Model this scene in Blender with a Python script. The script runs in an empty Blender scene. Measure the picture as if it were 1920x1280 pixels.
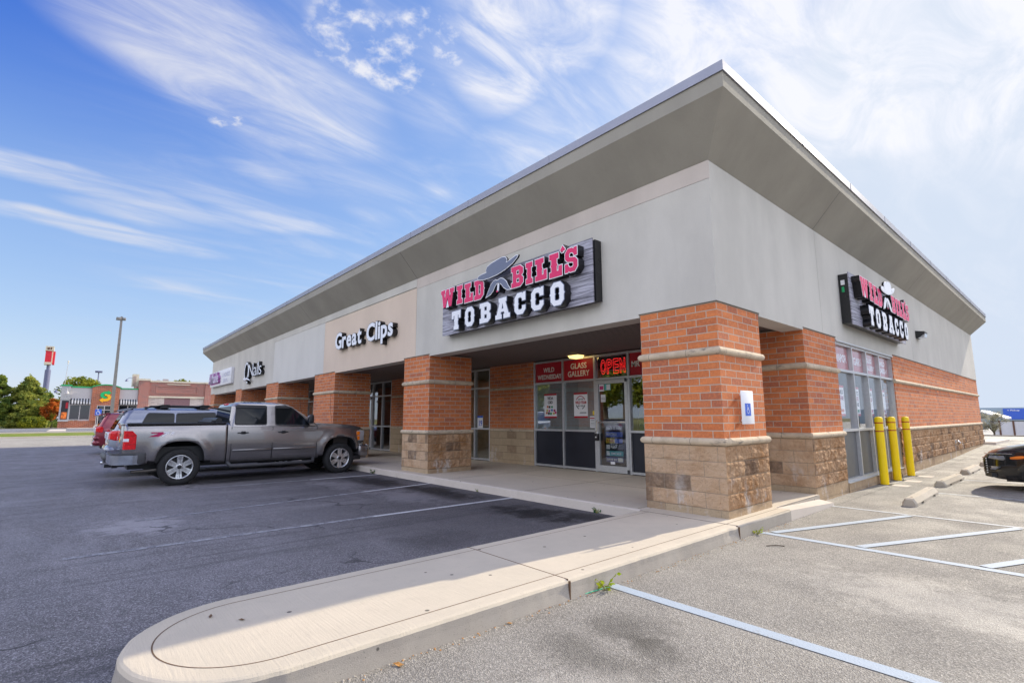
import bpy, bmesh, math, random
from mathutils import Vector, Matrix, noise
from math import radians, sin, cos, pi
random.seed(7)
S = bpy.context.scene
# ---------------------------------------------------------------- camera
cam_d = bpy.data.cameras.new('camera'); cam = bpy.data.objects.new('camera', cam_d)
S.collection.objects.link(cam); S.camera = cam
YAW, PITCH, ROLL, FPX = 48.6167, 7.965, -0.2819, 936.6
cam_d.sensor_width = 36; cam_d.lens = FPX/1920*36
cam_d.shift_x = -(969.14-960)/1920; cam_d.shift_y = (652.67-640)/1920
cam_d.clip_start = .05; cam_d.clip_end = 2000
def cam_matrix():
    y, t, r = radians(YAW), radians(PITCH), radians(ROLL)
    F = Vector((-sin(y)*cos(t), cos(y)*cos(t), sin(t))); R = Vector((cos(y), sin(y), 0)); U = R.cross(F)
    R2 = R*cos(r)+U*sin(r); U2 = U*cos(r)-R*sin(r)
    M = Matrix.Identity(4)
    for i in range(3):
        M[i][0] = R2[i]; M[i][1] = U2[i]; M[i][2] = -F[i]
    M[0][3], M[1][3], M[2][3] = 3.1768, -6.3963, 1.2890
    return M
cam.matrix_world = cam_matrix()
# ---------------------------------------------------------------- light
KX, KY = .18, 1.8                                  # horizontal run of the sun ray per metre of height
sun_dir = Vector((KX, KY, 1)).normalized()
sd = bpy.data.lights.new('sun', 'SUN'); sd.energy = 2.2; sd.angle = radians(.5); sd.color = (1, .90, .72)
sun = bpy.data.objects.new('sun', sd); S.collection.objects.link(sun)
sun.rotation_euler = sun_dir.to_track_quat('Z', 'Y').to_euler(); sun.location = (10, 30, 30)
W = bpy.data.worlds.new('World'); S.world = W; W.use_nodes = True
SKY_STRENGTH = .15
S.view_settings.view_transform = 'Standard'; S.view_settings.look = 'None'; S.view_settings.gamma = 1
S.view_settings.exposure = 1.4
def world():
    nt = W.node_tree; n = nt.nodes; l = nt.links; n.clear()
    out = n.new('ShaderNodeOutputWorld'); bg = n.new('ShaderNodeBackground'); bg.inputs[1].default_value = SKY_STRENGTH
    sky = n.new('ShaderNodeTexSky'); sky.sky_type = 'NISHITA'; sky.sun_disc = False
    sky.sun_elevation = math.asin(sun_dir.z); sky.sun_rotation = math.atan2(sun_dir.x, sun_dir.y)
    sky.air_density = 1.0; sky.dust_density = .7; sky.ozone_density = 2.5; sky.altitude = 200
    tc = n.new('ShaderNodeTexCoord')
    sep = n.new('ShaderNodeSeparateXYZ'); l.new(tc.outputs['Generated'], sep.inputs[0])
    def M(op, a, b=None, c=None, clamp=False):
        m = n.new('ShaderNodeMath'); m.operation = op; m.use_clamp = clamp
        for i, v in enumerate((a, b, c)):
            if v is None: continue
            if hasattr(v, 'links') or hasattr(v, 'is_linked'): l.new(v, m.inputs[i])
            else: m.inputs[i].default_value = v
        return m.outputs[0]
    def rng(x, a, b):
        m = n.new('ShaderNodeMapRange'); m.interpolation_type = 'SMOOTHSTEP'; l.new(x, m.inputs[0]); m.inputs[1].default_value = a; m.inputs[2].default_value = b; return m.outputs[0]
    dot = n.new('ShaderNodeVectorMath'); dot.operation = 'DOT_PRODUCT'; l.new(tc.outputs['Generated'], dot.inputs[0]); dot.inputs[1].default_value = tuple(sun_dir)
    deep = M('MULTIPLY', rng(sep.outputs[2], .30, .64), M('SUBTRACT', 1.0, rng(dot.outputs['Value'], .0, .5)))
    # deepen the high sky and keep colour in the low sky
    sc_ = n.new('ShaderNodeSeparateColor'); l.new(sky.outputs[0], sc_.inputs[0]); tv = n.new('ShaderNodeCombineColor')
    for i, (k, top, g, amp) in enumerate(((.35, 1.67, 1.45, 1.72), (.35, 1.80, 1.40, 1.95), (.35, 1.80, .75, 2.32))):
        t_ = M('DIVIDE', sc_.outputs[i], M('MULTIPLY_ADD', sc_.outputs[i], k, 1.0))
        l.new(M('MULTIPLY', M('MULTIPLY', M('POWER', M('MINIMUM', M('DIVIDE', t_, top), 1.0), g), amp), M('SUBTRACT', 1.0, M('MULTIPLY', deep, (.85, .55, .10)[i]))), tv.inputs[i])
    zz = M('ADD', M('MAXIMUM', sep.outputs[2], 0.0), .15)
    cmb = n.new('ShaderNodeCombineXYZ')
    l.new(M('DIVIDE', sep.outputs[0], zz), cmb.inputs[0]); l.new(M('DIVIDE', sep.outputs[1], zz), cmb.inputs[1])
    P = cmb.outputs[0]
    def noise_(scale, detail, sc, rot=0, dist=0., rough=.55):
        mp = n.new('ShaderNodeMapping'); mp.inputs['Scale'].default_value = sc; mp.inputs['Rotation'].default_value = (0, 0, rot)
        l.new(P, mp.inputs[0]); t = n.new('ShaderNodeTexNoise'); t.inputs['Scale'].default_value = scale
        t.inputs['Detail'].default_value = detail; t.inputs['Roughness'].default_value = rough; t.inputs['Distortion'].default_value = dist
        l.new(mp.outputs[0], t.inputs['Vector']); return t.outputs[0]
    warp = n.new('ShaderNodeTexNoise'); warp.inputs['Scale'].default_value = 2.2; warp.inputs['Detail'].default_value = 4
    l.new(P, warp.inputs['Vector'])
    wv = n.new('ShaderNodeVectorMath'); wv.operation = 'MULTIPLY_ADD'; l.new(warp.outputs[1], wv.inputs[0])
    wv.inputs[1].default_value = (.17, .22, 0); l.new(P, wv.inputs[2])
    wo = n.new('ShaderNodeVectorMath'); wo.operation = 'SUBTRACT'; l.new(wv.outputs[0], wo.inputs[0]); wo.inputs[1].default_value = (.085, .11, 0)
    PW = wo.outputs[0]
    def blob(cx, cy, rx, ry, rot, amp):
        mp = n.new('ShaderNodeMapping'); mp.vector_type = 'TEXTURE'
        mp.inputs['Location'].default_value = (cx, cy, 0); mp.inputs['Rotation'].default_value = (0, 0, radians(rot)); mp.inputs['Scale'].default_value = (rx, ry, 1)
        l.new(PW, mp.inputs[0]); g = n.new('ShaderNodeTexGradient'); g.gradient_type = 'SPHERICAL'; l.new(mp.outputs[0], g.inputs[0])
        return M('MULTIPLY', M('SMOOTHSTEP', g.outputs[1], 0, 1) if False else g.outputs[1], amp)
    wispy = None
    for b in [(-1.22, .26, .22, .42, 14, 2.1), (-1.08, .08, .16, .36, 10, 1.5), (-1.90, .02, .10, .52, 6, 1.9), (-1.86, .44, .09, .30, -8, 1.25), (-2.20, .05, .10, .44, 4, 2.0), (-2.02, .12, .08, .22, 0, 1.2),
              (-1.56, .40, .10, .22, 10, .75), (-1.62, .76, .10, .14, 20, .85), (-1.33, .84, .10, .12, 20, .7), (-2.65, .3, .12, .5, 10, .6),
              (-1.75, .25, .22, .5, 5, .5), (-1.45, .65, .25, .4, 10, .5), (-.88, .95, .34, .30, -30, 1.15), (-1.0, .62, .2, .2, 0, .4)]:
        o = blob(*b); wispy = o if wispy is None else M('MAXIMUM', wispy, o)
    broad = None
    for b in [(-.72, .66, .26, .22, 0, 2.2), (-.36, 1.02, .60, .46, -35, 1.9), (-.10, 1.30, .52, .50, -30, 3.2), (.25, 1.5, .8, .8, 0, 1.5), (.5, .2, .9, 1.2, 0, .9), (-.3, -.5, .8, .6, 0, .7), (-.2, -2.3, 3.4, 2.1, 0, 3.2), (-.1, -.9, 1.0, .7, 0, 1.6), (1.9, .9, 1.5, 1.9, 0, 2.6)]:  # last blobs lie out of view, added as fill light on shaded walls
        o = blob(*b); broad = o if broad is None else M('MAXIMUM', broad, o)
    puffs = None
    for b in [(-.97, .42, .13, .16, 0, 2.2), (-.86, .50, .10, .10, 0, 2.2), (-.90, .33, .10, .08, 0, 1.6), (-1.38, .26, .07, .06, 0, 1.6)]:
        o = blob(*b); puffs = o if puffs is None else M('MAXIMUM', puffs, o)
    fib = noise_(7.0, 9, (1.0, .26, 1), radians(-6), .7, .62)
    fib2 = noise_(5.5, 9, (1, .5, 1), radians(-20), .9, .64)
    puf = noise_(17, 7, (1, 1, 1), 0, .2, .6)
    def rng(x, a, b):
        m = n.new('ShaderNodeMapRange'); m.interpolation_type = 'SMOOTHSTEP'; l.new(x, m.inputs[0]); m.inputs[1].default_value = a; m.inputs[2].default_value = b; return m.outputs[0]
    d1 = M('MULTIPLY', M('MULTIPLY', rng(wispy, 0, 1.0), M('ADD', rng(fib, .25, .80), .16)), .78)
    d2 = M('MULTIPLY', rng(broad, .05, 1.1), M('ADD', rng(fib2, .30, .70), .12))
    d3 = M('MULTIPLY', rng(puffs, .1, .9), rng(puf, .44, .74))
    thin = M('MULTIPLY', M('MULTIPLY', rng(fib, .40, .8), .26), rng(sep.outputs[1], -.15, .3))
    dens = M('ADD', M('MAXIMUM', M('MAXIMUM', d1, d2), d3), thin, clamp=True)
    dens = M('MULTIPLY', dens, rng(sep.outputs[2], .04, .22))
    dens = M('MULTIPLY', dens, .93)
    # brighter towards the sun; unseen clouds behind and right boosted as fill light
    br = M('MULTIPLY_ADD', M('MAXIMUM', dot.outputs['Value'], 0), .5, 2.0); br = M('ADD', br, M('MULTIPLY', rng(M('MAXIMUM', M('MULTIPLY', sep.outputs[1], -1.0), M('MULTIPLY', sep.outputs[0], 1.25)), .05, .6), 5.2))
    cc = n.new('ShaderNodeVectorMath'); cc.operation = 'SCALE'; cc.inputs[0].default_value = (.98, .99, 1.06); l.new(br, cc.inputs['Scale'])
    mx = n.new('ShaderNodeMix'); mx.data_type = 'RGBA'; l.new(dens, mx.inputs['Factor']); l.new(tv.outputs[0], mx.inputs['A']); l.new(cc.outputs[0], mx.inputs['B'])
    l.new(mx.outputs['Result'], bg.inputs[0]); l.new(bg.outputs[0], out.inputs[0])
world()
# ---------------------------------------------------------------- helpers
COL = S.collection
def sm(t): t = min(1, max(0, t)); return t*t*(3-2*t)
def H(x, y):                                        # ground height
    return -.15 + .4*sm((-40-x)/45) + .2*sm((y-12)/14)*sm((x+30)/20) - 1.5*sm((y-32)/55)
class MB:
    def __init__(s): s.v = []; s.f = []; s.m = []; s.sm = []
    def add(s, vs, fs, mi=0, smooth=False):
        o = len(s.v); s.v += [tuple(v) for v in vs]
        for f in fs: s.f.append([i+o for i in f]); s.m.append(mi); s.sm.append(smooth)
    def box(s, x0, x1, y0, y1, z0, z1, mi=0):
        s.add([(x0,y0,z0),(x1,y0,z0),(x1,y1,z0),(x0,y1,z0),(x0,y0,z1),(x1,y0,z1),(x1,y1,z1),(x0,y1,z1)],
              [(0,3,2,1),(4,5,6,7),(0,1,5,4),(1,2,6,5),(2,3,7,6),(3,0,4,7)], mi)
    def bbox(s, x0, x1, y0, y1, z0, z1, b=.01, mi=0):    # chamfered box
        bm = bmesh.new(); bmesh.ops.create_cube(bm, size=1)
        for v in bm.verts: v.co = Vector(((x0+x1)/2+v.co.x*(x1-x0), (y0+y1)/2+v.co.y*(y1-y0), (z0+z1)/2+v.co.z*(z1-z0)))
        bmesh.ops.bevel(bm, geom=bm.edges[:], offset=b, segments=2, affect='EDGES', profile=.5)
        s.bm(bm, mi, True)
    def bm(s, bm, mi=0, smooth=False):
        bm.verts.index_update(); s.add([v.co[:] for v in bm.verts], [[v.index for v in f.verts] for f in bm.faces], mi, smooth); bm.free()
    def prism(s, pts, axis, a, b, mi=0):              # pts 2D ccw; axis 'x','y','z'
        n = len(pts)
        def P(p, t): return {'x': (t, p[0], p[1]), 'y': (p[0], t, p[1]), 'z': (p[0], p[1], t)}[axis]
        vs = [P(p, a) for p in pts]+[P(p, b) for p in pts]
        s.add(vs, [list(range(n))[::-1], list(range(n, 2*n))]+[(i, (i+1) % n, n+(i+1) % n, n+i) for i in range(n)], mi)
    def tube(s, pts, r, n=10, mi=0, smooth=True, cap=True):
        pts = [Vector(p) for p in pts]; rs = r if isinstance(r, (list, tuple)) else [r]*len(pts); vs = []; prev = None
        for i, p in enumerate(pts):
            d = (pts[min(i+1, len(pts)-1)]-pts[max(i-1, 0)]).normalized()
            if prev is None: a = d.orthogonal().normalized()
            else: a = (prev-d*prev.dot(d)).normalized()
            prev = a; b = d.cross(a)
            for k in range(n): vs.append(p+(a*cos(2*pi*k/n)+b*sin(2*pi*k/n))*rs[i])
        fs = [(i*n+k, i*n+(k+1) % n, (i+1)*n+(k+1) % n, (i+1)*n+k) for i in range(len(pts)-1) for k in range(n)]
        s.add(vs, fs, mi, smooth)
        if cap:
            s.add(vs[:n], [list(range(n))[::-1]], mi); s.add(vs[-n:], [list(range(n))], mi)
    def lathe(s, prof, c, axis='z', n=24, mi=0, smooth=True):   # prof: (r, t)
        vs = []
        for r, t in prof:
            for k in range(n):
                a = 2*pi*k/n; u, w = r*cos(a), r*sin(a)
                vs.append({'z': (c[0]+u, c[1]+w, c[2]+t), 'x': (c[0]+t, c[1]+u, c[2]+w), 'y': (c[0]+u, c[1]+t, c[2]+w)}[axis])
        s.add(vs, [(i*n+k, i*n+(k+1) % n, (i+1)*n+(k+1) % n, (i+1)*n+k) for i in range(len(prof)-1) for k in range(n)], mi, smooth)
    def build(s, name, mats, parent=None, loc=None, fixn=True):
        me = bpy.data.meshes.new(name); me.from_pydata(s.v, [], s.f)
        mats = mats if isinstance(mats, (list, tuple)) else [mats]
        for m in mats: me.materials.append(m)
        me.polygons.foreach_set('material_index', s.m); me.polygons.foreach_set('use_smooth', s.sm); me.update()
        if fixn:
            bm = bmesh.new(); bm.from_mesh(me); bmesh.ops.recalc_face_normals(bm, faces=bm.faces); bm.to_mesh(me); bm.free()
        o = bpy.data.objects.new(name, me); COL.objects.link(o)
        if parent: o.parent = parent
        if loc: o.location = loc
        return o
def tag(o, label=None, cat=None, group=None, kind=None):
    if label: o['label'] = label
    if cat: o['category'] = cat
    if group: o['group'] = group
    if kind: o['kind'] = kind
    return o
def thing(name, label, cat, loc=(0,0,0), rz=0, group=None):
    o = bpy.data.objects.new(name, None); o.empty_display_size = .2; COL.objects.link(o); o.location = loc; o.rotation_euler = (0,0,rz)
    return tag(o, label, cat, group)
def copy_tree(o, parent=None):
    c = o.copy(); COL.objects.link(c)
    if parent: c.parent = parent
    for ch in [x for x in COL.objects if x.parent == o]: copy_tree(ch, c)
    return c
# ---------------------------------------------------------------- materials
class NT:
    def __init__(s, name):
        s.m = bpy.data.materials.new(name); s.m.use_nodes = True; s.t = s.m.node_tree; s.n = s.t.nodes; s.l = s.t.links
        s.b = s.n['Principled BSDF']; s.out = s.n['Material Output']
        s.tc = None
    def link(s, a, b): s.l.new(a, b)
    def obj(s):
        if not s.tc: s.tc = s.n.new('ShaderNodeTexCoord')
        return s.tc.outputs['Object']
    def val(s, inp, v):
        if hasattr(v, 'is_linked'): s.l.new(v, inp)
        else: inp.default_value = v
    def math(s, op, a, b=0, c=0, clamp=False):
        m = s.n.new('ShaderNodeMath'); m.operation = op; m.use_clamp = clamp
        for i, v in enumerate((a, b, c)): s.val(m.inputs[i], v)
        return m.outputs[0]
    def noise(s, scale, detail=4, rough=.55, vec=None, sc=None, dist=0, seed=None):
        t = s.n.new('ShaderNodeTexNoise'); t.inputs['Scale'].default_value = scale; t.inputs['Detail'].default_value = detail
        t.inputs['Roughness'].default_value = rough; t.inputs['Distortion'].default_value = dist
        v = vec or s.obj()
        if sc or seed:
            mp = s.n.new('ShaderNodeMapping'); mp.inputs['Scale'].default_value = sc or (1,1,1); mp.inputs['Location'].default_value = (seed or 0,)*3; s.l.new(v, mp.inputs[0]); v = mp.outputs[0]
        s.l.new(v, t.inputs['Vector']); return t.outputs[0]
    def ramp(s, x, a, b, c=0, d=1, smooth=True):
        m = s.n.new('ShaderNodeMapRange'); m.interpolation_type = 'SMOOTHSTEP' if smooth else 'LINEAR'; s.l.new(x, m.inputs[0])
        for i, v in enumerate((a, b, c, d)): m.inputs[i+1].default_value = v
        return m.outputs[0]
    def mix(s, f, a, b, mode='MIX'):
        m = s.n.new('ShaderNodeMix'); m.data_type = 'RGBA'; m.blend_type = mode; s.val(m.inputs['Factor'], f)
        for k, v in (('A', a), ('B', b)):
            if isinstance(v, (tuple, list)): v = tuple(v)+(1,) if len(v) == 3 else tuple(v)
            s.val(m.inputs[k], v)
        return m.outputs['Result']
    def sep(s, v=None):
        x = s.n.new('ShaderNodeSeparateXYZ'); s.l.new(v or s.obj(), x.inputs[0]); return x.outputs
    def comb(s, x, y, z=0):
        c = s.n.new('ShaderNodeCombineXYZ')
        for i, v in enumerate((x, y, z)): s.val(c.inputs[i], v)
        return c.outputs[0]
    def wall_uv(s, du=0, dv=0):                       # (along the wall, height) from the object coordinates
        g = s.n.new('ShaderNodeNewGeometry'); sn = s.sep(g.outputs['True Normal']); p = s.sep()
        f = s.math('GREATER_THAN', s.math('ABSOLUTE', sn[0]), .6)
        u = s.math('ADD', s.math('MULTIPLY', p[1], f), s.math('MULTIPLY', p[0], s.math('SUBTRACT', 1, f)))
        return s.comb(s.math('ADD', u, du), s.math('ADD', p[2], dv))
    def brick(s, vec, w, h, mortar, c1=(1,1,1), c2=(0,0,0), cm=(.5,.5,.5), bias=0, smooth=.1, off=.5):
        t = s.n.new('ShaderNodeTexBrick'); t.inputs['Scale'].default_value = 1; t.inputs['Brick Width'].default_value = w; t.inputs['Row Height'].default_value = h
        t.inputs['Mortar Size'].default_value = mortar; t.inputs['Mortar Smooth'].default_value = smooth; t.inputs['Bias'].default_value = bias; t.offset = off
        t.inputs['Color1'].default_value = c1+(1,); t.inputs['Color2'].default_value = c2+(1,); t.inputs['Mortar'].default_value = cm+(1,)
        s.l.new(vec, t.inputs['Vector']); return t
    def bump(s, h, dist=.01, strength=1, prev=None):
        b = s.n.new('ShaderNodeBump'); b.inputs['Distance'].default_value = dist; b.inputs['Strength'].default_value = strength; s.l.new(h, b.inputs['Height'])
        if prev: s.l.new(prev, b.inputs['Normal'])
        s.l.new(b.outputs[0], s.b.inputs['Normal']); return b.outputs[0]
    def done(s, col=None, rough=.6, metal=0, spec=.5, coat=0, coatr=.05):
        if col is not None: s.val(s.b.inputs['Base Color'], (tuple(col)+(1,)) if isinstance(col, (tuple, list)) else col)
        s.val(s.b.inputs['Roughness'], rough); s.b.inputs['Metallic'].default_value = metal; s.b.inputs['Specular IOR Level'].default_value = spec
        s.b.inputs['Coat Weight'].default_value = coat; s.b.inputs['Coat Roughness'].default_value = coatr
        return s.m
def plain(name, col, rough=.5, metal=0, var=.12, scale=6, spec=.5, coat=0, bump=0):
    t = NT(name); n = t.noise(scale, 5)
    c = t.mix(t.ramp(n, .3, .7), tuple(x*(1-var) for x in col), tuple(min(1, x*(1+var)) for x in col))
    if bump: t.bump(t.noise(scale*12, 3), bump)
    return t.done(c, t.ramp(n, .2, .8, rough*.85, min(1, rough*1.15)), metal, spec, coat)
def emis(name, col, strength):
    t = NT(name); t.b.inputs['Emission Color'].default_value = col+(1,); t.b.inputs['Emission Strength'].default_value = strength; return t.done(col, .5)
def srgb(r, g, b): return tuple(((c/255)/12.92 if c/255 <= .04045 else ((c/255+.055)/1.055)**2.4) for c in (r, g, b))

def mk_brick(name, c1, c2, c3, mortar, w=.305, h=.1016, ms=.0065, spots=True, dv=0, stain=0):
    t = NT(name); uv = t.wall_uv(dv=dv)
    bt = t.brick(uv, w, h, ms, smooth=.15)
    uv2 = t.comb(t.math('ADD', t.sep(uv)[0], w*7), t.math('ADD', t.sep(uv)[1], h*14))
    col = t.mix(bt.outputs['Color'], c1, c2)
    nz = t.noise(3.1, 2, vec=uv, sc=(1/w/3, 1/h/3, 1))
    rnd = t.brick(uv, w, h, ms*.1, (0,0,0), (1,1,1), (.5,.5,.5), bias=0, smooth=0)
    col = t.mix(t.math('MULTIPLY', t.ramp(rnd.outputs['Color'], .62, .95), .85), col, c3); lt = t.brick(uv2, w, h, ms*.1, (0,0,0), (1,1,1), (.5,.5,.5), bias=0, smooth=0); col = t.mix(t.math('MULTIPLY', t.ramp(lt.outputs['Color'], .7, 1), .5), col, tuple(x*1.3 for x in c1))
    col = t.mix(t.ramp(nz, .35, .7, 0, .35), col, c3)
    f = t.noise(26, 4); col = t.mix(t.ramp(f, .35, .75, 0, .35), col, tuple(x*1.35 for x in c1))
    if spots:
        sp = t.noise(120, 3, .75); col = t.mix(t.ramp(sp, .585, .66, 0, .85), col, (.06, .03, .025))
    col = t.mix(t.ramp(bt.outputs['Fac'], .3, .8), col, mortar)
    if stain:
        st = t.noise(.9, 5, .6, sc=(1, 1, .6)); col = t.mix(t.ramp(st, .5, .75, 0, stain), col, tuple(x*1.5 for x in mortar))
    hgt = t.math('SUBTRACT', t.math('MULTIPLY', t.noise(60, 4), .25), bt.outputs['Fac'])
    t.bump(hgt, .006, .8); return t.done(col, .82, spec=.3)
BRICK = mk_brick('orange brick', (.64,.215,.075), (.52,.15,.05), (.36,.115,.07), (.50,.42,.34), dv=-1.0095)
BRICKFAR = mk_brick('red brick far', (.40,.10,.06), (.26,.06,.04), (.13,.04,.035), (.50,.42,.38), w=.42, h=.15, ms=.02, spots=False)
BRICKFAR2 = mk_brick('orange brick far', (.42,.13,.06), (.33,.09,.045), (.2,.06,.04), (.48,.36,.28), w=.42, h=.15, ms=.012, spots=False)
def mk_block(name, tan=(.58,.405,.265), brown=(.36,.19,.085), dark=(.12,.085,.065), wet=.5):
    t = NT(name); uv = t.wall_uv(du=.1, dv=-.0975)
    bt = t.brick(uv, .4064, .2032, .0045, smooth=.1)
    r2 = t.brick(uv, .4064, .2032, .0001, (0,0,0), (1,1,1), bias=0)
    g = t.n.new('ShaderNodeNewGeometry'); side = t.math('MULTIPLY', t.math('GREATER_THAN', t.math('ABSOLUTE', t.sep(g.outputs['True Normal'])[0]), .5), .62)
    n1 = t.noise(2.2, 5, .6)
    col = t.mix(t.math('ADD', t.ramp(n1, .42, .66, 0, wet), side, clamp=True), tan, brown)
    col = t.mix(t.ramp(t.noise(9, 5, .7), .4, .75, 0, .5), col, tuple(x*1.25 for x in tan))
    col = t.mix(t.math('MULTIPLY', t.math('MULTIPLY', t.ramp(r2.outputs['Color'], .74, .88), t.ramp(t.noise(6, 4), .3, .6, .35, .9)), .8), col, dark)
    col = t.mix(t.ramp(t.noise(55, 3, .7), .58, .72, 0, .5), col, (.10,.07,.05))
    ef = t.noise(2.6, 6, .65, sc=(1,1,.55), seed=4.3); low = t.ramp(t.sep()[2], .0, .75, 1, 0)
    col = t.mix(t.math('MULTIPLY', t.ramp(ef, .56, .68, 0, .75), low), col, (.66,.62,.58))
    col = t.mix(t.ramp(bt.outputs['Fac'], .3, .8, 0, .7), col, (.36,.29,.21))
    h = t.math('SUBTRACT', t.math('MULTIPLY', t.noise(26, 8, .75), 1.6), bt.outputs['Fac']); t.bump(h, .02, 1)
    return t.done(col, .9, spec=.2)
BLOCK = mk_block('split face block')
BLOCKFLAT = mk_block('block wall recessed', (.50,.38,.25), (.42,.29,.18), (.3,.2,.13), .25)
def mk_stone(name):
    t = NT(name); uv = t.wall_uv(du=.17)
    bt = t.brick(uv, .6, 3.0, .004, smooth=.1); n1 = t.noise(5, 6, .65)
    col = t.mix(t.ramp(n1, .35, .7), (.60,.49,.355), (.47,.375,.27))
    col = t.mix(t.ramp(t.noise(3.3, 6, .7, seed=9, sc=(1.6,1.6,5)), .55, .68, 0, .75), col, (.13,.12,.11))
    col = t.mix(t.ramp(bt.outputs['Fac'], .4, .8), col, (.2,.17,.14))
    t.bump(t.noise(90, 4), .003); return t.done(col, .85, spec=.25)
STONE = mk_stone('cast stone band')
def mk_stucco(name, col, var=.08, stain=.13):
    t = NT(name); n1 = t.noise(.9, 6, .6, sc=(1,1,.5)); c = t.mix(t.ramp(n1, .3, .7), tuple(x*(1-var) for x in col), tuple(x*(1+var) for x in col))
    c = t.mix(t.ramp(t.noise(3.5, 6, .7, sc=(2.2,2.2,.35)), .5, .8, 0, stain), c, tuple(x*.72 for x in col))
    c = t.mix(t.ramp(t.noise(160, 2), .35, .7, 0, .16), c, tuple(x*.6 for x in col))
    t.bump(t.noise(220, 3, .7), .0035, .7); return t.done(c, .92, spec=.15)
STUCCO = mk_stucco('grey stucco', (.60,.572,.518)); STUCCO_TAN = mk_stucco('tan stucco', (.72,.59,.48), .05, .15)
STUCCO_PALE = mk_stucco('pale grey stucco', (.66,.64,.60), .04, .08); STUCCO_STRIP = mk_stucco('pinkish stucco strip', (.60,.53,.475))
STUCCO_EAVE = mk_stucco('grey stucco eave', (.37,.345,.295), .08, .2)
def mk_conc(name, a, b, pits=.6, scale=1, streak=0):
    t = NT(name); c = t.mix(t.ramp(t.noise(1.1*scale, 6, .6), .3, .7), a, b)
    c = t.mix(t.ramp(t.noise(6*scale, 5, .7), .5, .8, 0, .3), c, tuple(x*.72 for x in a))
    c = t.mix(t.ramp(t.noise(110*scale, 2, .8), .62, .72, 0, pits), c, tuple(x*.38 for x in a))
    c = t.mix(t.ramp(t.noise(260*scale, 2, .8), .3, .7, 0, .22), c, tuple(x*1.25 for x in b))
    vor = t.n.new('ShaderNodeTexVoronoi'); vor.inputs['Scale'].default_value = 3.2; t.l.new(t.obj(), vor.inputs['Vector'])
    c = t.mix(t.ramp(vor.outputs['Distance'], .045, .06, .8, 0), c, (.05,.045,.04))
    h = t.math('ADD', t.noise(150*scale, 3, .8), t.math('MULTIPLY', t.noise(12, 5), .5))
    if streak:
        p = t.sep(); w = t.n.new('ShaderNodeTexNoise'); w.inputs['Scale'].default_value = 60; w.inputs['Detail'].default_value = 3
        t.l.new(t.comb(t.math('MULTIPLY', p[0], .06), p[1], 0), w.inputs['Vector']); h = t.math('ADD', h, t.math('MULTIPLY', w.outputs[0], streak))
    t.bump(h, .004, .8); return t.done(c, .88, spec=.25)
CONC = mk_conc('walk concrete', (.50,.44,.35), (.565,.492,.39), streak=.9)
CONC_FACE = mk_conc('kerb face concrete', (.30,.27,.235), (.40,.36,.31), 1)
CONC_PALE = mk_conc('pale concrete', (.56,.49,.42), (.62,.55,.48), .3)
JOINT = plain('joint dirt', (.13,.075,.04), .95)
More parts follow.
